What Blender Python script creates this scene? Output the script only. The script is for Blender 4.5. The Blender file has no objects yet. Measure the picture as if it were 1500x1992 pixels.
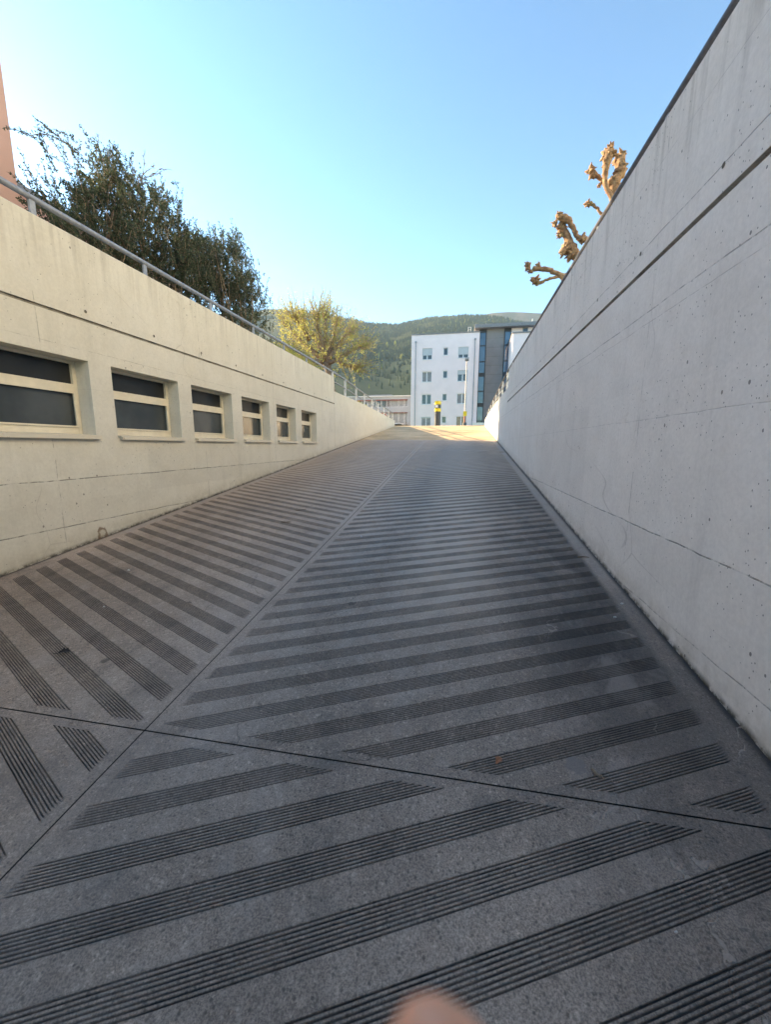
import bpy, math, random
from mathutils import Vector, Matrix, noise
import numpy as np
random.seed(7); rng = np.random.default_rng(7)
SC = bpy.context.scene

# ------------------------------------------------------------------ camera, sky, sun
FPX, YAW, PIT, ROLL = 763.95, 0.1876, 0.1668, 0.0034
Fv = Vector((-math.sin(YAW)*math.cos(PIT), math.cos(YAW)*math.cos(PIT), -math.sin(PIT)))
R0 = Vector((math.cos(YAW), math.sin(YAW), 0)); U0 = R0.cross(Fv)
Rv = R0*math.cos(ROLL) + U0*math.sin(ROLL); Uv = U0*math.cos(ROLL) - R0*math.sin(ROLL)
cd = bpy.data.cameras.new('camera'); cam = bpy.data.objects.new('camera', cd); SC.collection.objects.link(cam)
m = Matrix((Rv, Uv, -Fv)).transposed().to_4x4(); cam.matrix_world = m
cd.sensor_fit = 'VERTICAL'; cd.sensor_height = 24; cd.lens = 24*FPX/1992
cd.clip_start = 0.004; cd.clip_end = 12000
cd.dof.use_dof = True; cd.dof.focus_distance = 2.6; cd.dof.aperture_fstop = cd.lens/2.8
SC.camera = cam

SUN = Vector((-1.0, .35, .40)).normalized()
EL = math.asin(SUN.z); AZ = math.atan2(SUN.x, SUN.y)
w = bpy.data.worlds.new('World'); SC.world = w; w.use_nodes = True
nt = w.node_tree; bg = nt.nodes['Background']
sky = nt.nodes.new('ShaderNodeTexSky'); sky.sky_type = 'NISHITA'; sky.sun_disc = False
sky.sun_elevation = EL; sky.sun_rotation = AZ; sky.altitude = 500
sky.air_density = 1.0; sky.dust_density = 0.35; sky.ozone_density = 1.6
tint = nt.nodes.new('ShaderNodeMix'); tint.data_type = 'RGBA'; tint.blend_type = 'MULTIPLY'; tint.inputs[0].default_value = 1
tint.inputs[7].default_value = (.405, .475, .445, 1)
gm = nt.nodes.new('ShaderNodeGamma'); gm.inputs[1].default_value = 1.28; nt.links.new(sky.outputs[0], gm.inputs[0]); nt.links.new(gm.outputs[0], tint.inputs[6]); nt.links.new(tint.outputs[2], bg.inputs[0]); bg.inputs[1].default_value = 0.15
sd = bpy.data.lights.new('sun', 'SUN'); sd.energy = 5.0; sd.angle = math.radians(0.5); sd.color = (1, .76, .45)
so = bpy.data.objects.new('sun', sd); SC.collection.objects.link(so)
so.rotation_euler = SUN.to_track_quat('Z', 'Y').to_euler(); so.location = (-30, 10, 30)
SC.view_settings.view_transform = 'Standard'; SC.view_settings.look = 'None'
SC.view_settings.exposure = 2.17; SC.view_settings.gamma = 1
SC.render.engine = 'CYCLES'

def ray(u, v): return Fv + Rv*((u-750)/FPX) + Uv*((996-v)/FPX)
def atY(u, v, y): d = ray(u, v); return d*(y/d.y)
def atX(u, v, x): d = ray(u, v); return d*(x/d.x)

# ------------------------------------------------------------------ helpers
class MB:
    def __init__(s): s.v = []; s.f = []; s.m = []
    def poly(s, pts, mi=0):
        n = len(s.v); s.v += [tuple(p) for p in pts]; s.f.append(tuple(range(n, n+len(pts)))); s.m.append(mi); return s
    def box(s, x0, x1, y0, y1, z0, z1, mi=0):
        n = len(s.v)
        s.v += [(x0,y0,z0),(x1,y0,z0),(x1,y1,z0),(x0,y1,z0),(x0,y0,z1),(x1,y0,z1),(x1,y1,z1),(x0,y1,z1)]
        for q in ((3,2,1,0),(4,5,6,7),(0,1,5,4),(1,2,6,5),(2,3,7,6),(3,0,4,7)):
            s.f.append(tuple(n+i for i in q)); s.m.append(mi)
        return s
    def hexa(s, bot, top, mi=0):
        n = len(s.v); s.v += [tuple(p) for p in bot] + [tuple(p) for p in top]
        for q in ((3,2,1,0),(4,5,6,7),(0,1,5,4),(1,2,6,5),(2,3,7,6),(3,0,4,7)):
            s.f.append(tuple(n+i for i in q)); s.m.append(mi)
        return s
    def tube(s, pts, rad, n=8, cap=True, mi=0, jit=0):
        pts = [Vector(p) for p in pts]
        if not hasattr(rad, '__len__'): rad = [rad]*len(pts)
        base = len(s.v); pd = None
        for i, p in enumerate(pts):
            a = pts[max(i-1, 0)]; b = pts[min(i+1, len(pts)-1)]; d = (b-a)
            if d.length < 1e-9: d = Vector((0,0,1))
            d.normalize()
            if pd is None:
                up = Vector((0,0,1)) if abs(d.z) < .9 else Vector((1,0,0)); X = d.cross(up).normalized()
            else:
                X = (X - d*X.dot(d)).normalized()
            Y = d.cross(X); pd = d
            for k in range(n):
                an = 2*math.pi*k/n; r = rad[i]*(1+(random.uniform(-jit, jit) if jit else 0))
                s.v.append(tuple(p + (X*math.cos(an)+Y*math.sin(an))*r))
        for i in range(len(pts)-1):
            for k in range(n):
                a = base+i*n+k; b = base+i*n+(k+1) % n
                s.f.append((a, b, b+n, a+n)); s.m.append(mi)
        if cap:
            s.f.append(tuple(base+k for k in range(n))[::-1]); s.m.append(mi)
            s.f.append(tuple(base+(len(pts)-1)*n+k for k in range(n))); s.m.append(mi)
        return s
    def build(s, name, mat, parent=None, smooth=False, loc=None):
        me = bpy.data.meshes.new(name)
        vs = s.v
        if loc is not None: vs = [(a-loc[0], b-loc[1], c-loc[2]) for a, b, c in vs]
        me.from_pydata(vs, [], s.f)
        mats = mat if isinstance(mat, (list, tuple)) else [mat]
        for q in mats: me.materials.append(q)
        if len(mats) > 1: me.polygons.foreach_set('material_index', s.m)
        if smooth: me.polygons.foreach_set('use_smooth', [True]*len(me.polygons))
        me.update()
        o = bpy.data.objects.new(name, me); SC.collection.objects.link(o)
        if loc is not None and parent is None: o.location = loc
        if parent: o.parent = parent
        return o
def tag(o, label=None, cat=None, group=None, kind=None):
    if label: o['label'] = label
    if cat: o['category'] = cat
    if group: o['group'] = group
    if kind: o['kind'] = kind
    return o
def thing(name, label, cat, loc=(0,0,0), group=None):
    o = bpy.data.objects.new(name, None); o.empty_display_size = .1; SC.collection.objects.link(o)
    o.location = loc; return tag(o, label, cat, group)
def part(mb, name, mat, par, smooth=False, label=None):
    """mesh given in world metres, parented to an empty (or to a part of one)"""
    root = par; off = Vector((0,0,0))
    while root is not None: off += root.location; root = root.parent
    o = mb.build(name, mat, par, smooth, loc=off)
    if label: o['label'] = label
    return o

# ------------------------------------------------------------------ node material helper
class NM:
    def __init__(s, name):
        s.m = bpy.data.materials.new(name); s.m.use_nodes = True; s.t = s.m.node_tree; s.b = s.t.nodes['Principled BSDF']
        s._p = None
    def n(s, ty, **k):
        o = s.t.nodes.new(ty)
        for a, b in k.items(): setattr(o, a, b)
        return o
    def L(s, a, b): s.t.links.new(a, b)
    def put(s, i, v):
        if v is None: return
        if hasattr(v, 'is_output') or hasattr(v, 'links'): s.L(v, i)
        else:
            if hasattr(i.default_value, '__len__') and not hasattr(v, '__len__'): v = (v,)*len(i.default_value)
            if hasattr(i.default_value, '__len__') and len(i.default_value) == 4 and len(v) == 3: v = (*v, 1)
            i.default_value = v
    def pos(s):
        if not s._p: s._p = s.n('ShaderNodeNewGeometry').outputs['Position']
        return s._p
    def obj(s): return s.n('ShaderNodeTexCoord').outputs['Object']
    def xyz(s, v=None):
        o = s.n('ShaderNodeSeparateXYZ'); s.L(v or s.pos(), o.inputs[0]); return o.outputs
    def math(s, op, a, b=None, c=None, clamp=False):
        o = s.n('ShaderNodeMath', operation=op, use_clamp=clamp)
        for i, v in enumerate((a, b, c)):
            if v is not None: s.put(o.inputs[i], v)
        return o.outputs[0]
    def scale(s, v, sc):
        o = s.n('ShaderNodeVectorMath', operation='MULTIPLY'); s.put(o.inputs[0], v); s.put(o.inputs[1], sc); return o.outputs[0]
    def noise(s, sc, det=4, rough=.55, v=None, dist=0):
        o = s.n('ShaderNodeTexNoise'); s.L(v or s.pos(), o.inputs['Vector'])
        o.inputs['Scale'].default_value = sc; o.inputs['Detail'].default_value = det; o.inputs['Roughness'].default_value = rough
        o.inputs['Distortion'].default_value = dist; return o.outputs[0]
    def voro(s, sc, v=None, feat='F1', out='Distance', rnd=1):
        o = s.n('ShaderNodeTexVoronoi', feature=feat); s.L(v or s.pos(), o.inputs['Vector'])
        o.inputs['Scale'].default_value = sc; o.inputs['Randomness'].default_value = rnd; return o.outputs[out]
    def ramp(s, v, a, b, lo=0., hi=1., smooth=True):
        o = s.n('ShaderNodeMapRange', interpolation_type='SMOOTHSTEP' if smooth else 'LINEAR'); s.put(o.inputs[0], v)
        for i, x in enumerate((a, b, lo, hi)): o.inputs[i+1].default_value = x
        return o.outputs[0]
    def mix(s, f, a, b, bt='MIX'):
        o = s.n('ShaderNodeMix', data_type='RGBA', blend_type=bt); s.put(o.inputs[0], f); s.put(o.inputs[6], a); s.put(o.inputs[7], b); return o.outputs[2]
    def bump(s, h, dist=.01, st=1, nrm=None):
        o = s.n('ShaderNodeBump'); o.inputs['Strength'].default_value = st; o.inputs['Distance'].default_value = dist; s.L(h, o.inputs['Height'])
        if nrm: s.L(nrm, o.inputs['Normal'])
        return o.outputs[0]
    def band(s, c, c0, w):   # 1 inside |c-c0|<w, soft
        d = s.math('ABSOLUTE', s.math('SUBTRACT', c, c0)); return s.ramp(d, w*.4, w, 1, 0)
    def set(s, col=None, rough=None, nrm=None, metal=None, spec=None):
        if col is not None: s.put(s.b.inputs['Base Color'], col)
        if rough is not None: s.put(s.b.inputs['Roughness'], rough)
        if nrm is not None: s.L(nrm, s.b.inputs['Normal'])
        if metal is not None: s.b.inputs['Metallic'].default_value = metal
        if spec is not None: s.b.inputs['Specular IOR Level'].default_value = spec
        return s.m
def simple(name, col, rough=.6, metal=0, var=.12, sc=6, bump=0, spec=None):
    k = NM(name); n = k.noise(sc, 5, v=k.pos())
    c = k.mix(k.ramp(n, .3, .7), tuple(c*(1-var) for c in col), tuple(min(1, c*(1+var)) for c in col))
    k.set(c, rough, None, metal, spec)
    if bump: k.set(nrm=k.bump(k.noise(sc*8, 4), bump))
    return k.m

SL = .1096                       # ramp gradient
def zr(y): return -1.5 + .10756*y if y < 16.2 else -1.5 + .10756*16.2 + (y-16.2)*.1132
YC = 25.0; ZS = zr(YC)           # crest, street level
XL, XR, XJ = -4.146, 1.335, -1.443

def concrete(name, base, cool, side):
    k = NM(name); P = k.pos(); x, y, z = k.xyz()
    big = k.noise(.55, 5, .6); med = k.noise(3.2, 6, .65); fine = k.noise(38, 5, .7)
    col = k.mix(k.ramp(big, .32, .68), base, cool)
    col = k.mix(k.ramp(med, .35, .75, 0, .5), col, tuple(c*.88 for c in base))
    # shuttering panels: slightly different tone panel by panel
    cell = k.n('ShaderNodeTexWhiteNoise', noise_dimensions='2D')
    cv = k.n('ShaderNodeCombineXYZ')
    k.L(k.math('FLOOR', k.math('DIVIDE', k.math('ADD', y, .35), 2.5)), cv.inputs[0]); k.L(k.math('FLOOR', k.math('DIVIDE', k.math('ADD', z, .6), 1.03)), cv.inputs[1]); k.L(cv.outputs[0], cell.inputs['Vector'])
    tone = k.ramp(cell.outputs[0], 0, 1, .965, 1.03, False)
    # vertical runs
    st = k.noise(1, 5, .7, k.scale(P, (5, 5, .35))); st2 = k.noise(1, 4, .6, k.scale(P, (16, 16, .8)))
    col = k.mix(k.ramp(st, .52, .78, 0, .32), col, tuple(c*.70 for c in base))
    # grime under the top edge
    topg = k.math('MULTIPLY', k.ramp(z, 1.45, 2.3, 0, 1), k.ramp(st2, .45, .72, 0, 1))
    col = k.mix(k.math('MULTIPLY', topg, .34), col, (.24, .21, .17))
    # dirt just above the ramp
    h = k.math('SUBTRACT', z, k.math('MULTIPLY_ADD', y, .10756, -1.5))
    dirt = k.math('MULTIPLY', k.ramp(h, .02, .22, 1, 0), k.ramp(k.noise(6, 6, .7), .3, .65, .1, 1))
    col = k.mix(k.math('MULTIPLY', dirt, .40), col, (.30, .25, .16))
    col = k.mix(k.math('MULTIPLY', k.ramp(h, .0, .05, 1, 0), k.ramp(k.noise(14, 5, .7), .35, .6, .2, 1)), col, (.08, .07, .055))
    # board lines
    wob = k.math('MULTIPLY_ADD', k.noise(2.2, 4), .03, -.015)
    zw = k.math('ADD', z, wob)
    brk = k.ramp(k.noise(7, 6, .8), .40, .56, .12, 1); hl = None
    lines = [(-.37, .007, .8), (-.87, .007, .8), (1.03, .004, .35), (.62, .003, .2)] if side == 'L' else [(-.593, .006, .8), (-1.11, .005, .6), (.99, .006, .6), (.905, .004, .35), (1.50, .005, .6), (.2, .004, .3), (2.0, .004, .3)]
    for z0, wd, a in lines:
        q = k.math('MULTIPLY', k.band(zw, z0, wd), k.math('MULTIPLY', brk, a))
        hl = q if hl is None else k.math('MAXIMUM', hl, q)
    q = k.math('MULTIPLY', k.band(k.math('MODULO', k.math('ADD', k.math('ADD', y, wob), 40.35), 2.5), 1.25, .006), k.ramp(k.noise(5, 5, .7), .45, .6, 0, .5))
    hl = k.math('MAXIMUM', hl, q)
    col = k.mix(k.math('MULTIPLY', hl, .85), col, (.10, .09, .075))
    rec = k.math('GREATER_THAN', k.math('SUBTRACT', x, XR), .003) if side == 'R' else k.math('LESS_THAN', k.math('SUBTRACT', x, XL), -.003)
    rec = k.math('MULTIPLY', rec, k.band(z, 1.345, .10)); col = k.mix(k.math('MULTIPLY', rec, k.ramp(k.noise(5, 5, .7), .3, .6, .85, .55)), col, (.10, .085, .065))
    # a faint tone step under each lift line
    tone2 = k.ramp(zw, -.62, -.57, .965, 1.0) if side == 'R' else k.ramp(zw, -.39, -.36, .97, 1.0)
    # air holes: two sizes, in drifts
    Pp = k.scale(P, (1, 1, .75))
    drift = k.ramp(k.noise(1.3, 3, .6), .45, .62, .0, 1)
    v1 = k.voro(21, Pp); v1c = k.voro(21, Pp, out='Color'); r1 = k.math('MULTIPLY', k.xyz(v1c)[0], .19)
    p1 = k.math('MULTIPLY', k.math('LESS_THAN', v1, r1), k.math('GREATER_THAN', k.xyz(v1c)[1], k.ramp(drift, 0, 1, .98, .78 if side == 'R' else .88)))
    v2 = k.voro(60, Pp); v2c = k.voro(60, Pp, out='Color')
    p2 = k.math('MULTIPLY', k.math('LESS_THAN', v2, .22), k.math('GREATER_THAN', k.xyz(v2c)[1], k.ramp(drift, 0, 1, .985, .84 if side == 'R' else .93)))
    pit = k.math('MAXIMUM', p1, p2)
    col = k.mix(k.math('MULTIPLY', pit, .72), col, (.09, .08, .07))
    # faint yellowish and dark smudges
    col = k.mix(k.ramp(k.noise(1.9, 6, .75, dist=.6), .60, .78, 0, .30), col, (.34, .27, .16))
    if side == 'L':    # spalled patch at the foot of the wall
        dv = k.n('ShaderNodeVectorMath', operation='DISTANCE'); k.L(k.scale(P, (0, 1.5, 1)), dv.inputs[0]); dv.inputs[1].default_value = (0, 3.84*1.5, -1.045)
        dd = k.math('ADD', dv.outputs['Value'], k.math('MULTIPLY_ADD', k.noise(16, 5, .7), .12, -.06))
        ring = k.math('SUBTRACT', k.ramp(dd, .085, .11, 1, 0), k.ramp(dd, .045, .075, .8, 0)); col = k.mix(k.math('MULTIPLY', ring, .8), col, (.16, .10, .06))
    # hairline cracks
    cw = k.n('ShaderNodeVectorMath', operation='ADD'); k.L(P, cw.inputs[0]); k.L(k.n('ShaderNodeTexNoise').outputs[1], cw.inputs[1])
    ce = k.voro(.45, cw.outputs[0], 'DISTANCE_TO_EDGE'); crack = k.math('MULTIPLY', k.ramp(ce, .0006, .0022, 1, 0), k.ramp(k.noise(.8, 2), .5, .6, 0, .6))
    col = k.mix(k.math('MULTIPLY', crack, .45), col, (.30, .26, .22))
    mul = k.n('ShaderNodeVectorMath', operation='SCALE'); k.L(col, mul.inputs[0]); k.L(k.math('MULTIPLY', k.math('MULTIPLY', tone, tone2), k.ramp(fine, .2, .8, .93, 1.06)), mul.inputs['Scale'])
    hh = k.math('ADD', k.math('MULTIPLY', fine, .12), k.math('MULTIPLY', med, .6))
    hh = k.math('SUBTRACT', hh, k.math('MULTIPLY', pit, .8)); hh = k.math('SUBTRACT', hh, hl)
    return k.set(mul.outputs[0], .85, k.bump(hh, .006, .8), spec=.25)

def ramp_mat(name, smoothpart=False):
    k = NM(name); P = k.pos(); x, y, z = k.xyz()
    grain = k.noise(160, 4, .85); grain2 = k.noise(46, 5, .8); big = k.noise(.7, 5, .6); med = k.noise(4, 6, .7)
    b0 = (.46, .355, .275) if not smoothpart else (.74, .57, .36)
    col = k.mix(k.ramp(big, .35, .65), tuple(c*.80 for c in b0), tuple(c*1.14 for c in b0))
    col = k.mix(k.ramp(med, .4, .72, 0, .5), col, tuple(c*.70 for c in b0))
    # aggregate flecks
    vc = k.xyz(k.voro(80, out='Color')); vd = k.voro(80)
    fl = k.math('MULTIPLY', k.math('GREATER_THAN', vc[0], .80), k.ramp(vd, .15, .5, 1, 0))
    col = k.mix(k.math('MULTIPLY', fl, .6), col, tuple(c*1.7 for c in b0))
    dk = k.math('MULTIPLY', k.math('LESS_THAN', vc[1], .22), k.ramp(vd, .15, .55, 1, 0))
    col = k.mix(k.math('MULTIPLY', dk, .7), col, (.025, .025, .027))
    col = k.mix(k.math('MULTIPLY', k.ramp(grain, .40, .60, 0, .75), k.ramp(y, 1.5, 5, 1, .45)), col, tuple(c*.26 for c in b0))
    col = k.mix(k.ramp(grain2, .52, .72, 0, .6), col, tuple(c*1.75 for c in b0))
    if not smoothpart:
        h = k.math('SUBTRACT', z, k.math('MULTIPLY_ADD', y, .10756, -1.5))
        groove = k.ramp(h, -.0045, -.0008, 1, 0)
        edgeR = k.ramp(x, 1.17, 1.23, 0, 1); edgeL = k.ramp(x, -4.03, -3.98, 1, 0)
        # dark tyre-black and damp along the right of the right lane
        n = k.noise(1.1, 6, .7, k.scale(P, (1, .45, 1)), .4)
        tr = k.math('MULTIPLY', k.ramp(k.math('ABSOLUTE', k.math('SUBTRACT', x, .93)), .10, .75, 1, 0), k.ramp(y, .8, 3.5, .55, 1))
        tr = k.math('MULTIPLY', tr, k.math('SUBTRACT', 1, edgeR)); tr = k.math('MULTIPLY', tr, k.ramp(n, .34, .58, .30, 1)); tr = k.math('MULTIPLY', tr, k.ramp(y, 8, 14, 1, .45))
        col = k.mix(k.math('MULTIPLY', tr, .93), col, (.026, .024, .024))
        tr2 = k.math('MULTIPLY', k.ramp(k.math('ABSOLUTE', k.math('SUBTRACT', x, -.42)), .05, .45, 1, 0), k.ramp(n, .40, .72, 0, .55))
        col = k.mix(k.math('MULTIPLY', tr2, .5), col, (.062, .05, .042))
        tl = k.math('MULTIPLY', k.ramp(k.math('ABSOLUTE', k.math('SUBTRACT', x, -3.25)), .1, .75, 1, 0), k.ramp(n, .30, .65, .1, 1))
        col = k.mix(k.math('MULTIPLY', tl, .5), col, (.075, .058, .046))
        bl = k.noise(2.6, 7, .75, k.scale(P, (1, .6, 1)), .5); col = k.mix(k.ramp(bl, .50, .68, 0, .45), col, (.10, .085, .075)); col = k.mix(k.ramp(bl, .50, .34, 0, .25), col, (.50, .42, .36))
        # pale dust by the lane joint and on the frames
        du = k.math('MULTIPLY', k.ramp(k.math('ABSOLUTE', k.math('SUBTRACT', x, XJ)), .05, .75, 1, 0), k.ramp(n, .25, .7, 1, .35))
        col = k.mix(k.math('MULTIPLY', k.math('MULTIPLY', du, k.ramp(y, 3, 8, 1, .2)), .33), col, (.52, .43, .37))
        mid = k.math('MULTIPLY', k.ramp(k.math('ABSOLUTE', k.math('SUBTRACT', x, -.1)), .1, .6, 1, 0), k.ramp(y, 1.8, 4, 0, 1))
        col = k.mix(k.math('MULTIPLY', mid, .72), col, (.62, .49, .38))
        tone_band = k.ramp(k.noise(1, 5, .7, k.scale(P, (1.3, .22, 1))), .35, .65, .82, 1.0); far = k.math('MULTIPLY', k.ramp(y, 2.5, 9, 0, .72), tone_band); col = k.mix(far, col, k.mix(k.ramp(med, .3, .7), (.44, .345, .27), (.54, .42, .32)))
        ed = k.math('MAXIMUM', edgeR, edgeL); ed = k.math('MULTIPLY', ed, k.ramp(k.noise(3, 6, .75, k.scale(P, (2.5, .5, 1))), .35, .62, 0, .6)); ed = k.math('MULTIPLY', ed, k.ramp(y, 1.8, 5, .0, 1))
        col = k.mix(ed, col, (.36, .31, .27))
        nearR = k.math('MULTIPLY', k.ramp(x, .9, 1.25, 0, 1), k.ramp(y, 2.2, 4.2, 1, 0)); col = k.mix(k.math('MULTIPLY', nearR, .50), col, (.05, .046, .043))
        # wall foot: black dirt line
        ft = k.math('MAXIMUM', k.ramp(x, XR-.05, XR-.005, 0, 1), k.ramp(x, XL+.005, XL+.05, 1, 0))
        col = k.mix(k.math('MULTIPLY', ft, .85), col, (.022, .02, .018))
        # whitish hair cracks on the right
        pw = k.n('ShaderNodeVectorMath', operation='ADD'); nn = k.n('ShaderNodeTexNoise'); nn.inputs['Scale'].default_value = 9; nn.inputs['Detail'].default_value = 5
        k.L(P, nn.inputs['Vector']); k.L(k.scale(nn.outputs[1], .16), pw.inputs[1]); k.L(P, pw.inputs[0])
        ce = k.voro(1.7, k.scale(pw.outputs[0], (1.3, .62, 1)), 'DISTANCE_TO_EDGE')
        ck = k.math('MULTIPLY', k.ramp(ce, .003, .010, 1, 0), k.math('MULTIPLY', k.ramp(x, .35, .7, 0, 1), k.ramp(k.noise(1.7, 3, .6), .50, .58, 0, 1)))
        ck = k.math('MULTIPLY', ck, k.ramp(y, 4, 5.5, 1, 0))
        col = k.mix(k.math('MULTIPLY', ck, .5), col, (.46, .37, .30))
        # a few dark cracks lower left of it
        ce2 = k.voro(.9, k.scale(pw.outputs[0], (1.2, .7, 1)), 'DISTANCE_TO_EDGE')
        ck2 = k.math('MULTIPLY', k.ramp(ce2, .001, .0035, 1, 0), k.ramp(k.noise(1.3, 3, .6), .57, .62, 0, 1))
        col = k.mix(k.math('MULTIPLY', ck2, .5), col, (.05, .045, .04))
        # the brushed bands hold dirt on their ridges too
        inR = k.math('MULTIPLY', k.math('GREATER_THAN', x, -1.383), k.math('LESS_THAN', x, 1.18)); inL = k.math('MULTIPLY', k.math('GREATER_THAN', x, -3.99), k.math('LESS_THAN', x, -1.495))
        fR = k.math('FRACT', k.math('DIVIDE', k.math('ADD', k.math('SUBTRACT', y, k.math('MULTIPLY_ADD', x, .45, .225+1.478)), 20.68), .2068))
        fL = k.math('FRACT', k.math('DIVIDE', k.math('ADD', k.math('ADD', y, k.math('MULTIPLY_ADD', x, .45, 1.35-2.387)), 20.68), .2068))
        bm = k.math('ADD', k.math('MULTIPLY', inR, k.math('GREATER_THAN', fR, .512)), k.math('MULTIPLY', inL, k.math('GREATER_THAN', fL, .512)))
        bm = k.math('MULTIPLY', bm, k.ramp(y, 14.5, 16, 1, 0)); col = k.mix(k.math('MULTIPLY', bm, k.math('MULTIPLY', k.math('MULTIPLY', k.ramp(y, 1.6, 4.5, .45, 1), k.ramp(y, 4.5, 10, 1, .35)), k.ramp(k.noise(3.5, 5, .7),   .3, .7, .15, .58))), col, (.07, .06, .052))
        # worn grout dirt in the brushed grooves
        col = k.mix(k.math('MULTIPLY', groove, k.ramp(k.noise(5, 6, .75), .35, .65, .97, .50)), col, (.012, .012, .013))
        # oily drips
        sp = k.math('MULTIPLY', k.ramp(k.voro(1.4, P), .02, .05, 1, 0), k.ramp(k.noise(20, 3), .3, .5, .4, 1))
        col = k.mix(k.math('MULTIPLY', sp, .7), col, (.02, .02, .02))
        pd = k.n('ShaderNodeVectorMath', operation='DISTANCE'); k.L(P, pd.inputs[0]); pd.inputs[1].default_value = (.52, 1.585, -1.33)
        pa = k.ramp(k.math('ADD', pd.outputs['Value'], k.math('MULTIPLY_ADD', k.noise(30, 4), .06, -.03)), .035, .05, 1, 0)
        col = k.mix(k.math('MULTIPLY', pa, .7), col, (.20, .17, .155))
        chv = k.n('ShaderNodeVectorMath', operation='DISTANCE'); k.L(k.scale(P, (1, 2.2, 1)), chv.inputs[0]); chv.inputs[1].default_value = (-.40, 1.475*2.2, -1.341)
        ch = k.ramp(k.math('ADD', chv.outputs['Value'], k.math('MULTIPLY_ADD', k.noise(40, 4), .05, -.025)), .045, .055, 1, 0)
        chr_ = k.ramp(k.math('ADD', chv.outputs['Value'], k.math('MULTIPLY_ADD', k.noise(40, 4), .05, -.025)), .045, .063, 1, 0)
        col = k.mix(k.math('MULTIPLY', k.math('SUBTRACT', chr_, ch), .9), col, (.03, .03, .03))
        hgt = k.math('SUBTRACT', k.math('MULTIPLY', grain, .6), k.math('ADD', ck, k.math('MULTIPLY', ch, 1.5)))
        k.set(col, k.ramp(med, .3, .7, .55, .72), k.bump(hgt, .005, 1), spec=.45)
    else:
        c2 = k.noise(1, 5, .65, k.scale(P, (.5, 1.2, 1)))
        col = k.mix(k.ramp(c2, .45, .7, 0, .5), col, (.27, .19, .12))
        k.set(col, .85, k.bump(grain2, .004, .7), spec=.08)
    return k.m

M = {}
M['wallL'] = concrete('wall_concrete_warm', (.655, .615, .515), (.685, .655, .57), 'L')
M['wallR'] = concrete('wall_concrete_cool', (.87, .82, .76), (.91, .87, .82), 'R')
M['ramp'] = ramp_mat('ramp_concrete'); M['rampTop'] = ramp_mat('apron_concrete', True)
M['galv'] = simple('galvanised_steel', (.33, .34, .36), .5, .5, .15, 20, 0)
M['galvlight'] = simple('galvanised_steel_pale', (.78, .75, .73), .55, .2, .1, 20)
M['cream'] = simple('cream_paint', (.72, .66, .52), .45, 0, .06, 9)
k = NM('sill_metal'); n = k.noise(14, 6, .75, k.scale(k.pos(), (1, 1, .6)))
M['sill'] = k.set(k.mix(k.ramp(n, .58, .68, 0, .9), (.66, .60, .48), (.30, .15, .05)), .5)
k = NM('frosted_dark_glass'); n = k.noise(2.5, 4); f = k.noise(160, 3)
M['glassdark'] = k.set(k.mix(k.ramp(n, .3, .7), (.014, .016, .018), (.026, .028, .029)), k.ramp(f, .3, .7, .3, .45), k.bump(f, .001, .4), spec=.28)
k = NM('frosted_pale_glass'); n = k.noise(1.7, 4); f = k.noise(160, 3)
M['glasspale'] = k.set(k.mix(k.ramp(n, .3, .7), (.035, .045, .05), (.075, .085, .09)), k.ramp(n, .3, .7, .10, .26), k.bump(f, .0006, .3), spec=.6)
M['dark'] = simple('dark_room', (.02, .02, .022), .8)
M['white'] = simple('white_render', (.95, .82, .82), .85, 0, .03, 1.2)
M['galvmid'] = simple('galvanised_steel_mid', (.46, .44, .44), .55, .3, .1, 20)
M['whitewarm'] = simple('pale_render', (.38, .39, .42), .85, 0, .04, 1)
M['frameW'] = simple('white_plastic', (.80, .80, .82), .4, 0, .03)
M['shutter'] = simple('shutter_pale_blue', (.58, .62, .66), .5, 0, .04)
M['pane'] = simple('window_pane', (.05, .055, .06), .08, 0, .3, .8, spec=.9)
M['panel'] = simple('grey_cladding', (.23, .225, .23), .6, 0, .06, 1.5)
M['blackmetal'] = simple('anthracite_metal', (.035, .04, .05), .45, .2)
M['roof'] = simple('grey_roof_edge', (.24, .24, .25), .6)
M['pink'] = simple('pink_render', (.66, .40, .32), .85, 0, .04, 1.5)
M['redband'] = simple('red_blind', (.42, .16, .12), .7)
M['yellow'] = simple('signal_yellow', (.90, .66, .02), .4, 0, .04)
M['charcoal'] = simple('charcoal_steel', (.07, .07, .07), .5)
M['grass'] = simple('verge_grass', (.10, .13, .05), .95, 0, .4, 3)
M['asphalt'] = simple('street_asphalt', (.10, .10, .10), .85, 0, .2, 5)
def leafmat(name, a, b, trans=.35, sc=1.2):
    k = NM(name); n = k.noise(sc, 4); r = k.n('ShaderNodeNewGeometry').outputs['Random Per Island']
    c = k.mix(k.math('MULTIPLY_ADD', n, .7, k.math('MULTIPLY_ADD', r, .6, -.25), clamp=True), a, b)
    k.set(c, .6, spec=.25)
    tr = k.n('ShaderNodeBsdfTranslucent'); k.L(c, tr.inputs[0]); mx = k.n('ShaderNodeMixShader'); mx.inputs[0].default_value = trans
    k.L(k.b.outputs[0], mx.inputs[1]); k.L(tr.outputs[0], mx.inputs[2]); k.L(mx.outputs[0], k.t.nodes['Material Output'].inputs[0])
    return k.m
M['juniper'] = leafmat('juniper_leaf', (.045, .066, .040), (.145, .175, .105), .3)
M['juniperdry'] = leafmat('juniper_dry', (.20, .15, .07), (.26, .20, .10), .3)
M['lime'] = leafmat('spring_leaf', (.33, .35, .09), (.66, .60, .17), .45)
M['bark'] = simple('bark', (.24, .175, .12), .9, 0, .4, 12, .01)
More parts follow.
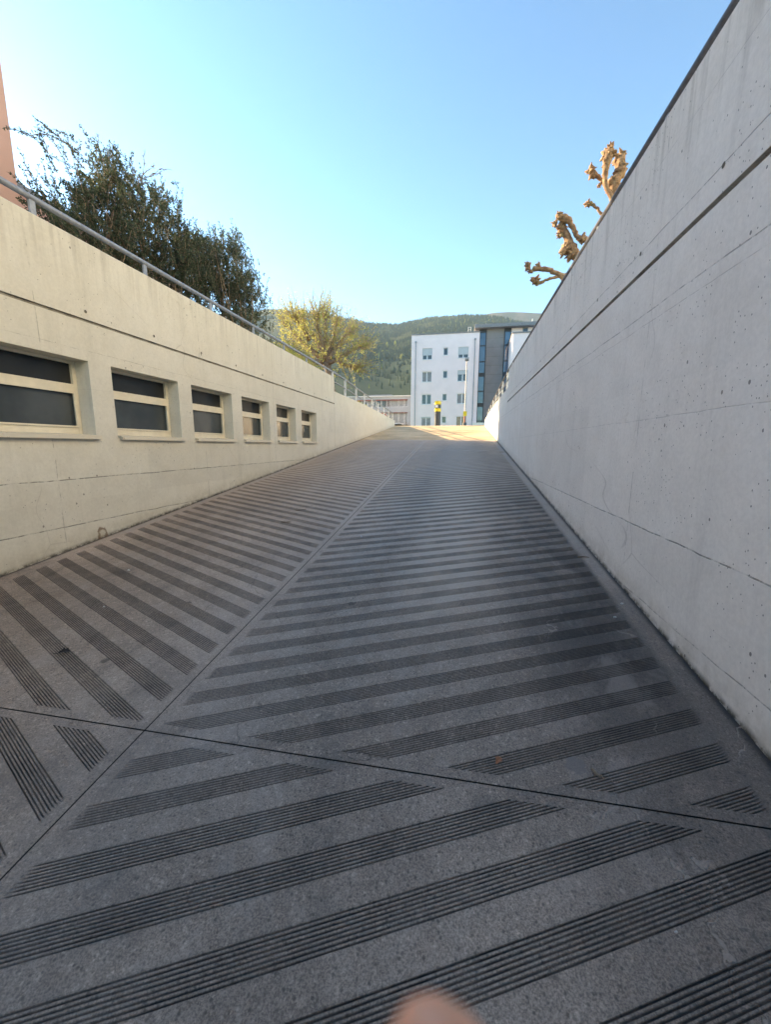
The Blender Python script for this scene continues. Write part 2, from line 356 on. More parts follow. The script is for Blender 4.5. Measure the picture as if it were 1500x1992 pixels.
k = NM('plane_bark'); n = k.noise(9, 6, .75); n2 = k.noise(34, 5, .8); c = k.mix(k.ramp(n, .38, .62), (.50, .335, .20), (.27, .16, .095)); c = k.mix(k.ramp(n2, .52, .66, 0, .8), c, (.11, .06, .04)); c = k.mix(k.ramp(k.noise(4, 3), .6, .7, 0, .5), c, (.40, .38, .22))
M['plane'] = k.set(c, .9, k.bump(n2, .02, 1))
M['skin'] = None

# ------------------------------------------------------------------ ground and ramp (structure)
g = MB(); OUT = 6000
WLo, WRo = XL-.25, XR+.25
zS = ZS
g.poly([(-OUT, -OUT, zS), (WLo, -OUT, zS), (WLo, YC, zS), (-OUT, YC, zS)])
g.poly([(WRo, -OUT, zS), (OUT, -OUT, zS), (OUT, YC, zS), (WRo, YC, zS)])
g.poly([(-OUT, YC, zS), (OUT, YC, zS), (OUT, OUT, zS), (-OUT, OUT, zS)])
g.poly([(WLo, -OUT, zS), (WRo, -OUT, zS), (WRo, -9.5, zS), (WLo, -9.5, zS)])
tag(g.build('ground', M['grass']), kind='structure')
g = MB(); g.box(-70, 70, YC+.02, 40, zS-.2, zS+.004)
tag(g.build('street', M['asphalt']), kind='structure')

def clipy(p, lo, hi):
    def cl(p, f):
        out = []
        for i in range(len(p)):
            a, b = p[i], p[(i+1) % len(p)]; fa, fb = f(a), f(b)
            if fa >= 0: out.append(a)
            if (fa >= 0) != (fb >= 0):
                t = fa/(fa-fb); out.append(tuple(a[j]+(b[j]-a[j])*t for j in range(3)))
        return out
    p = cl(p, lambda q: q[1]-lo)
    return cl(p, lambda q: hi-q[1]) if len(p) > 2 else p
KY = 16.2
rp = MB()
def put(p, y0, y1):
    p = clipy(p, y0, y1)
    if len(p) > 2: rp.poly([(q[0], q[1], -1.5+.10756*q[1]+q[2]) for q in p])
BW, PER, DEP, NG = .101, .2068, .0052, 8
JW = .0035
Y0 = -9.5
def lane(x0, x1, sgn, anchor, xa, yr, outer):
    """brushed bands between x0 and x1; anchor = y of a band's top edge at x = xa; outer = slab limits"""
    ya, yb = yr; mS = .45*sgn
    ox0, ox1, oy0, oy1 = outer
    # plain frame round the brushed field
    for a, b, c, d in ((ox0, x0, oy0, oy1), (x1, ox1, oy0, oy1), (x0, x1, oy0, ya), (x0, x1, yb, oy1)):
        rp.poly([(a, c, zr(c)), (b, c, zr(c)), (b, d, zr(d)), (a, d, zr(d))])
    T = .03
    def strip(w0, w1, h0, h1):    # between lines y = w + m(x-xa), heights h0,h1; tapered at both ends
        hs = lambda x, h: 0 if x in (x0, x1) else h
        xs = [x0, x0+T, x1-T, x1] if (h0 or h1) else [x0, x1]
        if (h0 or h1) and w0+mS*((x0+x1)/2-xa) < 4.2:
            nn = 22; xs = [x0]+[x0+T+(x1-x0-2*T)*i/nn for i in range(nn+1)]+[x1]
        jt = lambda x, w_, h: (w_+.0011*noise.noise(Vector((x*23, w_*60, 1)))+.0006*noise.noise(Vector((x*70, w_*90, 7)))) if len(xs) > 5 else w_
        if len(xs) > 5:
            for a, b in zip(xs, xs[1:]):
                put([(a, jt(a, w0, h0)+mS*(a-xa), hs(a, h0)), (b, jt(b, w0, h0)+mS*(b-xa), hs(b, h0)), (b, jt(b, w1, h1)+mS*(b-xa), hs(b, h1)), (a, jt(a, w1, h1)+mS*(a-xa), hs(a, h1))], ya, yb)
            return
        for a, b in zip(xs, xs[1:]):
            put([(a, w0+mS*(a-xa), hs(a, h0)), (b, w0+mS*(b-xa), hs(b, h0)), (b, w1+mS*(b-xa), hs(b, h1)), (a, w1+mS*(a-xa), hs(a, h1))], ya, yb)
    span = abs(.45*(x1-x0))+.5
    k0 = int(math.floor((ya-span-anchor)/PER)); k1 = int(math.ceil((yb+span-anchor)/PER))
    gp = BW/NG
    for k in range(k0, k1):
        top = anchor + k*PER; bot = top-BW
        strip(bot-(PER-BW), bot, 0, 1e-9)
        for i in range(NG):
            a = bot+i*gp; d = DEP*random.uniform(.75, 1.1)
            if i < NG-1 or True:
                strip(a, a+gp*.17, 0, -d); strip(a+gp*.17, a+gp*.40, -d, -d); strip(a+gp*.40, a+gp*.60, -d, 0); strip(a+gp*.60, a+gp, 0, 1e-9)
TJ = 1.434
for (o0, o1) in ((Y0, TJ-JW), (TJ+JW, 12.7-JW), (12.7+JW, KY-.006)):
    ya = o0 + (.3 if o0 == Y0 else .045); yb = o1 - (.045 if o1 < 14 else .35)
    if o0 == Y0: ya = -1.2
    lane(-1.383, 1.18, 1, 1.478, -.5, (ya, yb), (XJ+JW, XR+.01, o0, o1))
    lane(-3.99, -1.495, -1, 2.387, -3.0, (ya, yb), (XL-.01, XJ-JW, o0, o1))
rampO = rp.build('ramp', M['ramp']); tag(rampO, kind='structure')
b = MB()      # bed under the joints
b.poly([(XL-.01, Y0, zr(Y0)-.009), (XR+.01, Y0, zr(Y0)-.009), (XR+.01, KY, zr(KY)-.009), (XL-.01, KY, zr(KY)-.009)])
tag(b.build('ramp_bed', simple('joint_dirt', (.02, .018, .016), .95)), kind='structure')
b = MB(); b.poly([(XL-.01, KY+.012, zr(KY)+.001), (XR+.01, KY+.012, zr(KY)+.001), (XR+.01, YC+.02, ZS+.006), (XL-.01, YC+.02, ZS+.006)])
b.poly([(XL-.01, KY+.012, zr(KY)-.1), (XL-.01, KY+.012, zr(KY)+.001), (XR+.01, KY+.012, zr(KY)+.001), (XR+.01, KY+.012, zr(KY)-.1)])
tag(b.build('ramp_apron', M['rampTop']), kind='structure')
# trench drain line at the kink
b = MB(); b.poly([(XL-.01, KY-.02, zr(KY)-.03), (XR+.01, KY-.02, zr(KY)-.03), (XR+.01, KY+.03, zr(KY)-.03), (XL-.01, KY+.03, zr(KY)-.03)])
tag(b.build('ramp_joint', M['dark']), kind='structure')

# ------------------------------------------------------------------ walls
def wall_panels(mb, x, ys, zs, hole, nx):
    """grid of quads on the plane x, leaving out cells for which hole(yc,zc)"""
    for y0, y1 in zip(ys, ys[1:]):
        for z0, z1 in zip(zs, zs[1:]):
            if hole((y0+y1)/2, (z0+z1)/2): continue
            q = [(x, y0, z0), (x, y1, z0), (x, y1, z1), (x, y0, z1)]
            mb.poly(q if nx > 0 else q[::-1])
WY0, WY1, WZ0 = -9.5, 12.76, -2.8
OP = [(3.91-1.1504-.003, 3.91)] + [(a, b_) for a, b_ in ((4.205, 5.348), (5.641, 6.745), (7.08, 8.183), (8.533, 9.59), (9.97, 11.07))]
OP = [(1.33, 2.47)] + OP
OZ0, OZ1, RD = .095, .925, .215
def in_op(y, z): return OZ0 < z < OZ1 and any(a < y < b for a, b in OP)
ZT = 2.205
wl = thing('retaining_wall', 'tall beige concrete ramp wall with a row of recessed cellar windows', 'wall', (XL-.12, 4, zr(4)))
mb = MB(); GZ, GH, GD = 1.359, .016, .022
ys = sorted({WY0, WY1} | {v for o in OP for v in o}); zs = [WZ0, OZ0, OZ1, GZ-GH]
wall_panels(mb, XL, ys, zs, in_op, 1); wall_panels(mb, XL, [WY0, WY1], [GZ+GH, ZT-.012], lambda a, b: False, 1)
# shadow groove
mb.poly([(XL, WY0, GZ-GH), (XL, WY1, GZ-GH), (XL-GD, WY1, GZ-GH*.6), (XL-GD, WY0, GZ-GH*.6)])
mb.poly([(XL-GD, WY0, GZ-GH*.6), (XL-GD, WY1, GZ-GH*.6), (XL-GD, WY1, GZ+GH*.6), (XL-GD, WY0, GZ+GH*.6)])
mb.poly([(XL-GD, WY0, GZ+GH*.6), (XL-GD, WY1, GZ+GH*.6), (XL, WY1, GZ+GH), (XL, WY0, GZ+GH)])
# chamfer, top, back, end
mb.poly([(XL, WY0, ZT-.012), (XL, WY1, ZT-.012), (XL-.012, WY1, ZT), (XL-.012, WY0, ZT)])
mb.poly([(XL-.012, WY0, ZT), (XL-.012, WY1, ZT), (WLo, WY1, ZT), (WLo, WY0, ZT)])
mb.poly([(WLo, WY0, WZ0), (WLo, WY0, ZT), (WLo, WY1, ZT), (WLo, WY1, WZ0)])
mb.poly([(XL, WY1, WZ0), (WLo, WY1, WZ0), (WLo, WY1, ZT), (XL, WY1, ZT-.005)])
for a, b_ in OP:   # reveals
    x0, x1 = XL, XL-RD
    mb.poly([(x0, a, OZ0), (x1, a, OZ0), (x1, a, OZ1), (x0, a, OZ1)]); mb.poly([(x0, b_, OZ0), (x0, b_, OZ1), (x1, b_, OZ1), (x1, b_, OZ0)])
    mb.poly([(x0, a, OZ1), (x1, a, OZ1), (x1, b_, OZ1), (x0, b_, OZ1)]); mb.poly([(x0, a, OZ0), (x0, b_, OZ0), (x1, b_, OZ0), (x1, a, OZ0)])
def plug(mb, x, y, z, nx, r=.022):     # tie-hole plug: a raised lip round a dark dimple
    n = 12; A = [(x+nx*.0015, y+math.cos(i*math.tau/n)*r, z+math.sin(i*math.tau/n)*r) for i in range(n)]
    B = [(x+nx*.004, y+math.cos(i*math.tau/n)*r*.8, z+math.sin(i*math.tau/n)*r*.8) for i in range(n)]
    C = [(x+nx*.002, y+math.cos(i*math.tau/n)*r*.62, z+math.sin(i*math.tau/n)*r*.62) for i in range(n)]
    for i in range(n):
        j = (i+1) % n; mb.poly([A[i], A[j], B[j], B[i]], 0); mb.poly([B[i], B[j], C[j], C[i]], 1)
    mb.poly(C, 1)
M['hole'] = simple('tie_hole_shadowed_mortar', (.12, .105, .085), .95)
for i in range(-2, 9): plug(mb, XL, 3.95+i*1.0, 1.455, 1)
for y, z in ((11.74, .77), (12.72-.3, .5)): plug(mb, XL, y, z, 1, .014)
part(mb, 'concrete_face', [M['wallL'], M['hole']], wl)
for wi, (a, b_) in enumerate(OP):
    xf = XL-RD; T = .045
    fr = MB()
    fx0, fx1 = xf-.02, xf+.035
    mid = .60
    for (p, q, r, s) in ((a, a+T, OZ0+.03, OZ1), (b_-T, b_, OZ0+.03, OZ1), (a+T, b_-T, OZ0+.03, OZ0+.10), (a+T, b_-T, OZ1-.03, OZ1), (a+T, b_-T, mid-.012, mid+.075)):
        fr.box(fx0, fx1, p+.001, q-.001, r, s-.002)
    # thinner sash rails standing proud
    fr.box(fx1, fx1+.012, a+T*.6, b_-T*.6, mid-.03, mid-.013); fr.box(fx1, fx1+.012, a+T*.6, b_-T*.6, OZ0+.1, OZ0+.118)
    fr.box(fx1, fx1+.012, b_-T*1.5, b_-T*.6, OZ0+.118, mid-.03)
    fo = part(fr, 'window', M['cream'], wl, label='cream metal cellar window frame set deep in the wall')
    for z0, z1 in ((OZ0+.1, mid-.012), (mid+.075, OZ1-.03)):
        pn = MB(); pn.box(xf-.012, xf+.004, a+T, b_-T, z0, z1); part(pn, 'pane', M['glassdark' if z0 > .5 else 'glasspale'], fo)
    sl_ = MB()
    y0, y1 = a-.0, b_+.01; zz = OZ0
    if True:   # bent sheet ledge, sloping outward with a drip edge
        xo = XL+.045
        sl_.hexa([(xf+.03, a+.003, zz+.012), (xo, a+.003, zz+.003), (xo, b_-.003, zz+.003), (xf+.03, b_-.003, zz+.012)], [(xf+.03, a+.003, zz+.030), (xo, a+.003, zz+.014), (xo, b_-.003, zz+.014), (xf+.03, b_-.003, zz+.030)])
        sl_.box(XL+.003, xo+.004, a+.02, b_+.028, zz-.030, zz+.013)
    part(sl_, 'sill', M['sill'], fo)
bk = MB(); bk.box(WLo-.6, WLo-.01, 0.5, 12, -.3, 1.15); 
part(bk, 'cellar_room', M['dark'], wl)

def low_wall(name, label, xi, sgn, y0, y1, mat, y2=24.75):
    o = thing(name, label, 'wall', (xi-sgn*.12, (y0+y1)/2, zr(18)))
    mb = MB(); xo = xi-sgn*.25
    N = 24; pts = []
    def top(y):
        return float(np.interp(y, [12.8, 16.5, 20, 24.8], [1.755, 1.745, 1.685, 1.565]))
    segs = [(y0, 18.7), (18.712, y1)]
    for (a, c) in segs:
        yy = [a+(c-a)*i/N for i in range(N+1)]
        for p, q in zip(yy, yy[1:]):
            tp, tq = top(p), top(q)
            f = [(xi, p, -.6), (xi, q, -.6), (xi, q, tq), (xi, p, tp)]; mb.poly(f if sgn > 0 else f[::-1])
            f = [(xi, p, tp), (xi, q, tq), (xo, q, tq), (xo, p, tp)]; mb.poly(f if sgn > 0 else f[::-1])
            f = [(xo, p, -.6), (xo, p, tp), (xo, q, tq), (xo, q, -.6)]; mb.poly(f if sgn > 0 else f[::-1])
        for e in (a, c):
            mb.poly([(xi, e, -.6), (xo, e, -.6), (xo, e, top(e)), (xi, e, top(e))])
    mb.poly([(xi-sgn*.01, 18.69, -.6), (xi-sgn*.01, 18.72, -.6), (xi-sgn*.01, 18.72, top(18.7)-.005), (xi-sgn*.01, 18.69, top(18.7)-.005)])
    for i in range(4): plug(mb, xi, y0+.95+i*1.0, .82+.02*i, sgn, .014)
    part(mb, 'concrete_face', [mat, M['hole']], o)
    return o, top
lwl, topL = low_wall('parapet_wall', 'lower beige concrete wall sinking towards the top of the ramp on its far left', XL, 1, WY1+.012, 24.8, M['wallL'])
rw = thing('retaining_wall', 'tall pale grey concrete ramp wall without windows', 'wall', (XR+.12, 4, zr(4)))
mb = MB(); GZR = 1.332; ZTR = 2.285; NX = -1
mb.poly([(XR, WY0, WZ0), (XR, WY0, GZR-.019), (XR, WY1, GZR-.019), (XR, WY1, WZ0)])
mb.poly([(XR, WY0, GZR+.019), (XR, WY0, ZTR-.012), (XR, WY1, ZTR-.012), (XR, WY1, GZR+.019)])
for a, b_, c, d in ((XR, GZR-.019, XR+.024, GZR-.010), (XR+.024, GZR-.010, XR+.024, GZR+.010), (XR+.024, GZR+.010, XR, GZR+.019), (XR, ZTR-.012, XR+.012, ZTR), (XR+.012, ZTR, WRo, ZTR), (WRo, ZTR, WRo, WZ0)):
    mb.poly([(a, WY0, b_), (c, WY0, d), (c, WY1, d), (a, WY1, b_)])
mb.poly([(XR, WY1, WZ0), (XR, WY1, ZTR-.005), (WRo, WY1, ZTR-.005), (WRo, WY1, WZ0)])
for i in range(-1, 10): plug(mb, XR, 2.68+i*1.005, 1.49, -1, .02)
part(mb, 'concrete_face', [M['wallR'], M['hole']], rw)
lwr, topR = low_wall('parapet_wall', 'lower pale concrete wall lit by the sun at the far right of the ramp', XR, -1, WY1+.012, 24.6, M['wallR'])

# railings
M['raildark'] = simple('weathered_dark_steel', (.10, .10, .115), .55, .3, .2, 20)
def railing(label, xc, zt0, posts_hi, posts_lo, yend, wtop, mr='galv'):
    o = thing('handrail', label, 'railing', (xc, 10, ZT))
    ry = [-6, 4, 12.9, 14.4, 17, yend]; zz = [zt0, zt0, zt0, zt0-.04, zt0-.15, 2.04]
    def rz(y): return float(np.interp(y, [-6, 13.4, 14.6, 17, yend], [zt0, zt0, zt0-.03, zt0-.14, 2.02]))
    yy = list(np.linspace(-6, 13, 6))+[13.4, 14, 14.6, 15.5, 17, 20, 22.5, yend]
    # end of the rail turns down into the last post
    mb = MB(); mb.tube([(xc, y, rz(y)) for y in yy], .029, 12); part(mb, 'top_rail', M[mr], o, True)
    mb = MB(); mb.tube([(xc, y, rz(y)-.30) for y in [12.95, 14.6, 17, 20, 22.5, yend]], .022, 10); part(mb, 'middle_rail', M['galv'], o, True)
    for y in posts_hi:
        mb = MB(); mb.box(xc-.012, xc+.012, y-.028, y+.028, wtop-.004, rz(y)-.015)
        mb.box(xc-.05, xc+.05, y-.045, y+.045, wtop-.002, wtop+.006); part(mb, 'post', M['galv'], o)
    for y in posts_lo:
        mb = MB(); mb.box(xc-.03, xc+.03, y-.02, y+.02, topL(min(y, 24.7))-.03, rz(y)-.012); part(mb, 'post', M['galvlight'], o)
railing('grey steel handrail on posts along the top of the beige left wall', -4.26, 2.405, [-2.1, -.67, .75, 2.18, 3.6, 5.03, 6.46, 7.87, 9.29, 10.71, 12.2], [12.95, 14.4, 15.95, 17.35, 18.87, 20.33, 21.87, 23.3, 24.7], 24.7, ZT)
railing('dark steel handrail running along the top of the grey right wall', 1.47, 2.525, [.9, 2.35, 3.8, 5.38, 6.9, 8.4, 9.9, 11.4, 12.6], [13.0, 14.5, 16.0, 17.4, 18.9, 20.4, 21.9, 23.3, 24.5], 24.5, ZTR, 'raildark')

# ------------------------------------------------------------------ vegetation
def leaf_card(mb, p, d, L, W, rnd=random):
    """a small folded leaf: two triangles meeting on the midrib"""
    d = d.normalized(); s = d.cross(Vector((rnd.uniform(-1,1), rnd.uniform(-1,1), rnd.uniform(-1,1))))
    if s.length < 1e-3: s = d.orthogonal()
    s.normalize(); n = d.cross(s)
    a = p; b = p+d*L; c = p+d*L*.5+s*W*.5+n*W*.15; e = p+d*L*.5-s*W*.5+n*W*.15
    k = len(mb.v); mb.v += [tuple(a), tuple(c), tuple(b), tuple(e)]; mb.f.append((k, k+1, k+2, k+3)); mb.m.append(0)
def rv(s=1): return Vector((random.gauss(0, s), random.gauss(0, s), random.gauss(0, s)))

def shoot(lf, wd, a, b, r, dens, L, W, bend=.12, side=.35, n=None):
    """a leafy shoot from a to b: wood plus leaves pressed forward along it, with short side twigs"""
    a = Vector(a); b = Vector(b); ln = (b-a).length; n = n or max(4, int(ln/.12))
    off = rv(bend*ln*.5); pts = [a.lerp(b, t)+off*math.sin(math.pi*t)*.8+rv(.012) for t in [i/n for i in range(n+1)]]
    wd.tube(pts, [r*(1-.85*i/n)+.0025 for i in range(n+1)], 4, False)
    d = (b-a).normalized()
    for i in range(n):
        t = i/n
        q = pts[i]; dd = (pts[i+1]-q).normalized()
        for _ in range(int(dens*(1-.35*t))):
            f = random.random(); pp = q.lerp(pts[i+1], f)
            dr = (dd*1.0+rv(.55)).normalized()
            l = ln*side*.35*random.uniform(.2, 1)*(1-.6*t)
            if l < .03: l = .03
            m_ = random.randint(2, 4)
            for j in range(m_):
                leaf_card(lf, pp+dr*l*(j+1)/m_+rv(.008), dr+rv(.5), L*random.uniform(.6, 1.3), W*random.uniform(.7, 1.2))
def inpoly(u, v, P):
    c = False
    for i in range(len(P)):
        (x1, y1), (x2, y2) = P[i], P[i-1]
        if (y1 > v) != (y2 > v) and u < (x2-x1)*(v-y1)/(y2-y1)+x1: c = not c
    return c
def bush(label, poly, shoots, base, fill, xr=(-12.2, -9.3), dry=None, lean=Vector((0,0,1)), mats=('juniper', 'bark')):
    o = thing('evergreen_shrub', label, 'shrub', base, 'evergreen shrubs behind the left wall')
    lf, wd, dr = MB(), MB(), MB()
    us = [p[0] for p in poly]; vs = [p[1] for p in poly]
    B = Vector(base); heads = []
    cl = []
    while len(cl) < fill//13:
        u = random.uniform(min(us)-10, max(us)+10); v = random.uniform(min(vs)-14, max(vs))
        if inpoly(u+random.gauss(0, 5), v+random.gauss(0, 7), poly): cl.append(atX(u, v, random.uniform(*xr)))
    def tuft(p, up):
        d = ((p-B).normalized()*.8+lean*up+rv(.75)).normalized(); l = random.uniform(.2, .6)
        shoot(lf, wd, p-d*l*.5, p+d*l*.5, .006, 5, .06, .032, .15, .5); heads.append(p)
    for c in cl:
        R_ = random.uniform(.10, .30)
        for _ in range(13): tuft(c+Vector((random.gauss(0, R_), random.gauss(0, R_), random.gauss(0, R_*1.3))), 1.2)
    # the skirt of the shrub, down to the soil
    zt_ = min(p.z for p in cl)+.4
    cxm = [p.y for p in cl]; y0_, y1_ = min(cxm), max(cxm)
    for _ in range(int(fill*.30)):
        tuft(Vector((random.uniform(xr[0], xr[1]+.2), random.uniform(y0_, y1_), random.uniform(ZS+.4, zt_))), .5)
    # ragged leaders along the upper outline
    for _ in range(int(fill/(15 if lean.x < 0 else 34))):
        c = random.choice(cl); d = ((c-B).normalized()*.7+Vector((0, 0, 1))*.7+rv(.3)).normalized(); l = random.uniform(.45, 1.25)
        shoot(lf, wd, c, c+d*l, .008, 4, .06, .028, .1, .3)
    for (pts) in shoots:
        x = random.uniform(-10.5, -9.6); q = [atX(u, v, x) for u, v in pts]
        for a, b in zip(q, q[1:]):
            shoot(lf, wd, a, b, .012, 5, .05, .024, .06, .35)
    # limbs from the stem out to the clumps
    for p in random.sample(heads, min(46, len(heads))):
        mid = B.lerp(p, .5)+rv(.25); mid2 = B.lerp(p, .8)+rv(.12)
        wd.tube([B+rv(.08), mid, mid2, p], [.055, .035, .018, .006], 5, False)
    if dry:
        for pts in dry:
            q = [atX(u, v, -9.7) for u, v in pts]
            for a, b in zip(q, q[1:]): shoot(dr, wd, a, b, .012, 3, .04, .015, .03, .3)
    part(lf, 'foliage', M[mats[0]], o); part(wd, 'branches', M[mats[1]], o)
    if dry: part(dr, 'dry_foliage', M['juniperdry'], o)
    return o
BUSH_N = 0
bush('dark evergreen shrub with long ragged shoots beside the pink house',
     [(55,415),(75,392),(130,400),(165,345),(205,330),(232,345),(238,400),(240,470),(238,520),(170,480),(110,450)],
     [[(70,405),(45,360),(16,334)],[(100,400),(60,345),(36,292)],[(170,345),(95,300),(72,270),(30,246)],[(150,300),(100,255),(66,228) ],[(140,345),(120,300),(80,246)],[(165,330),(135,285),(110,262),(82,244)],
      [(110,335),(95,300),(70,240)],[(190,345),(187,300),(192,262)],[(205,350),(200,310),(184,264)],[(200,345),(212,315),(214,288)],[(215,360),(232,335),(238,318)],[(150,340),(150,300),(158,278)],[(75,400),(62,370),(38,318)],
      [(90,262),(50,262),(8,248)],[(100,320),(85,290),(75,264)],[(130,310),(112,270),(70,248)],[(140,300),(128,262),(104,252)]],
     (-10.4, 9.9, ZS), 760, lean=Vector((-.7, -.35, .75)))
bush('dark evergreen shrub with a bare yellow-brown shoot sticking up at its top',
     [(228,520),(225,400),(225,345),(250,352),(268,362),(300,375),(322,395),(338,424),(356,446),(380,466),(400,500),(400,560),(380,585),(300,545)],
     [[(262,370),(290,372),(316,365)],[(300,390),(325,392),(345,386)],[(310,400),(330,385),(338,392)],[(235,360),(245,340),(258,350)],[(330,430),(345,440),(356,452)],[(240,380),(270,358),(292,352)]],
     (-10.6, 13.6, ZS), 1250,
     dry=[[(266,368),(274,345),(280,322),(282,290)],[(272,350),(296,342),(318,332)],[(276,340),(295,325),(302,320)],[(268,350),(262,335),(260,326)],[(290,345),(310,330),(330,330)]])
bush('dense dark evergreen shrub nearest the leafy yellow tree',
     [(370,580),(345,520),(345,462),(372,462),(400,468),(430,466),(455,466),(470,488),(478,512),(492,540),(500,560),(512,580),(520,612),(520,640),(505,640),(440,612)],
     [[(400,490),(398,475),(402,466)],[(430,480),(440,465),(450,462)],[(460,490),(468,475),(476,490)],[(485,540),(500,545),(508,552)],[(500,580),(512,590),(524,588)],[(500,610),(518,612),(530,610)],[(470,500),(485,505),(495,515)]],
     (-10.8, 18.5, ZS), 2050, xr=(-12.6, -9.2))

# yellow-green pollarded tree: limbs in the frame of a plane at y = 33
def rich_tree():
    Yt = 33.0; B = Vector((-10.6, Yt, ZS))
    o = thing('leafy_tree', 'pollarded tree in yellow-green spring leaf behind the left handrail', 'tree', tuple(B))
    tr, lf, tw = MB(), MB(), MB()
    P = lambda u, v, dy=0: atY(u, v, Yt+dy)
    hub = P(635, 705)
    tr.tube([B, B.lerp(hub, .5)+Vector((.1,0,0)), hub], [.42, .34, .32], 10, jit=.06)
    limbs = [[(635,705),(622,675),(612,655),(595,640),(590,622)],[(632,700),(628,672),(622,655),(618,640),(616,622)],[(635,700),(634,665),(633,640),(632,618)],[(640,702),(650,682),(662,668),(673,655),(680,648)],
             [(640,705),(655,696),(668,690),(690,680),(704,676)],[(632,702),(615,690),(600,678),(585,662)],[(640,708),(655,702),(668,706),(680,712),(690,716)],[(630,705),(610,702),(592,690),(575,680)],[(636,700),(645,670),(650,650),(655,632)],[(628,700),(600,672),(572,650),(560,632)],
             [(600,660),(588,640),(576,622)],[(630,705),(606,708),(585,706)]]
    tips = []
    for i, L in enumerate(limbs):
        dy = random.uniform(-2.6, 2.6); n = len(L)
        pts = [P(u, v, dy*j/(n-1))+rv(.05) for j, (u, v) in enumerate(L)]
        tr.tube(pts, [.20-.11*j/(n-1) for j in range(n)], 8, jit=.12)
        e = pts[-1]; tr.tube([e-Vector((0,0,.12)), e, e+Vector((0,0,.16))], [.1, .2, .08], 8, jit=.2)   # pollard knuckle
        tips.append((e, 1.0))
        for j in range(1, n): tips.append((pts[j], .55))
    C = P(630, 665); RX, RY, RZ = 3.55, 3.2, 3.1
    def sh(p, d, l, dens, thick=.012, L=.13):
        n = max(3, int(l/.28)); pts = [p]; dd = d
        for i in range(n):
            dd = (dd+rv(.09)+Vector((0,0,.03))).normalized(); pts.append(pts[-1]+dd*l/n)
        tw.tube(pts, [thick*(1-.8*i/n)+.004 for i in range(n+1)], 3, False)
        for i in range(n):
            for _ in range(dens):
                q = pts[i].lerp(pts[i+1], random.random()); leaf_card(lf, q+rv(.05), rv()+dd*.5, L*random.uniform(.6, 1.3), L*.75)
    for e, wgt in tips:
        for _ in range(int(30*wgt)):
            d = ((e-C)*.28+rv(.55)+Vector((0,0,.55))).normalized()
            left = 1.0 if e.x < C.x+.3 else .7
            sh(e+rv(.12), d, random.uniform(.8, 2.2), int(2+3*left*random.random()), .018, L=.105)
    # tall nearly bare water shoots
    for u0, v0, u1, v1 in ((590,625,590,566),(592,625,586,580),(575,618,574,555),(572,620,568,572),(600,620,602,550),(604,618,610,562),(618,615,612,575),(622,620,627,556),(626,618,624,548),(630,615,634,560),(636,615,636,570),(640,618,648,566),(645,620,652,578),(655,630,657,590),(662,636,664,590),(668,640,670,602),(680,645,681,598),(682,645,688,612),(690,650,694,618),(560,632,556,588),(552,640,549,600),(700,670,708,640),(632,615,622,566),(610,618,601,570),(640,620,640,556)):
        a = P(u0, v0, random.uniform(-2, 2)); b = P(u1+random.uniform(-2, 2), v1, random.uniform(-1, 1)*.2+a.y-Yt)
        sh(a, (b-a).normalized(), (b-a).length, 2, .030, .075)
    # loose outer leafage filling the crown's shell
    for _ in range(230):
        th = random.uniform(0, math.tau); ph = math.acos(random.uniform(-.85, .75)); r = random.uniform(.45, 1)**.5
        p = C+Vector((RX*math.sin(ph)*math.cos(th), RY*math.sin(ph)*math.sin(th), RZ*math.cos(ph)))*r
        if p.x > C.x+1.5 and random.random() < .45: continue
        if noise.noise(p*.8) < -.12: continue
        sh(p, ((p-C).normalized()*.5+rv(.5)+Vector((0,0,.3))).normalized(), random.uniform(.35, .9), 5, .006, .12)
    part(tr, 'trunk', M['bark'], o, True); part(tw, 'twigs', simple('pale_twig', (.42, .30, .20), .9), o); part(lf, 'crown', M['lime'], o)
rich_tree()
# low shrubs showing over the left wall
def lowbush(name, label, cat, c, r, n, mat, L, grp=None):
    o = thing(name, label, cat, (c[0], c[1], ZS), grp); lf, wd = MB(), MB(); C = Vector(c)
    for _ in range(n):
        d = rv().normalized(); d.z = abs(d.z)*random.choice((1, 1, -.3)); q = random.uniform(.55, 1)
        p = Vector((c[0]+d.x*r[0]*q, c[1]+d.y*r[1]*q, c[2]+d.z*r[2]*q))
        for _ in range(6): leaf_card(lf, p+rv(.06), d+rv(.6)+Vector((0,0,.3)), L*random.uniform(.6, 1.3), L*.6)
    for _ in range(26):
        d = rv().normalized(); p = Vector((c[0]+d.x*r[0]*.9, c[1]+d.y*r[1]*.9, c[2]+abs(d.z)*r[2]*.9)); wd.tube([(c[0], c[1], ZS), ((c[0]+p.x)/2, (c[1]+p.y)/2, c[2]), tuple(p)], [.03, .018, .005], 4, False)
    part(lf, 'foliage', M[mat], o); part(wd, 'branches', M['bark'], o)
p = atX(560, 688, -6.2); lowbush('garden_shrub', 'small yellow-leaved shrub just showing above the left wall', 'shrub', (-6.3, 14.6, 2.5), (.8, 2.7, 1.15), 1500, 'lime', .05)
p = atY(690, 765, 29); lowbush('garden_shrub', 'bright green shrub seen through the left handrail in front of the low office', 'shrub', (p.x, 29, 1.9), (1.6, .9, 1.25), 800, 'lime', .10)
M['hedge'] = leafmat('dark_hedge', (.016, .022, .012), (.035, .045, .02), .1)
p = atY(779, 826, 34); lowbush('clipped_hedge', 'low dark clipped hedge at the top left end of the ramp', 'hedge', (p.x, 34, 1.45), (1.0, .5, .30), 900, 'hedge', .06)
p = atY(787, 818, 40); o = thing('garden_shrub', 'bare twiggy shrub behind the dark hedge', 'shrub', (p.x, 40, ZS)); wd = MB()
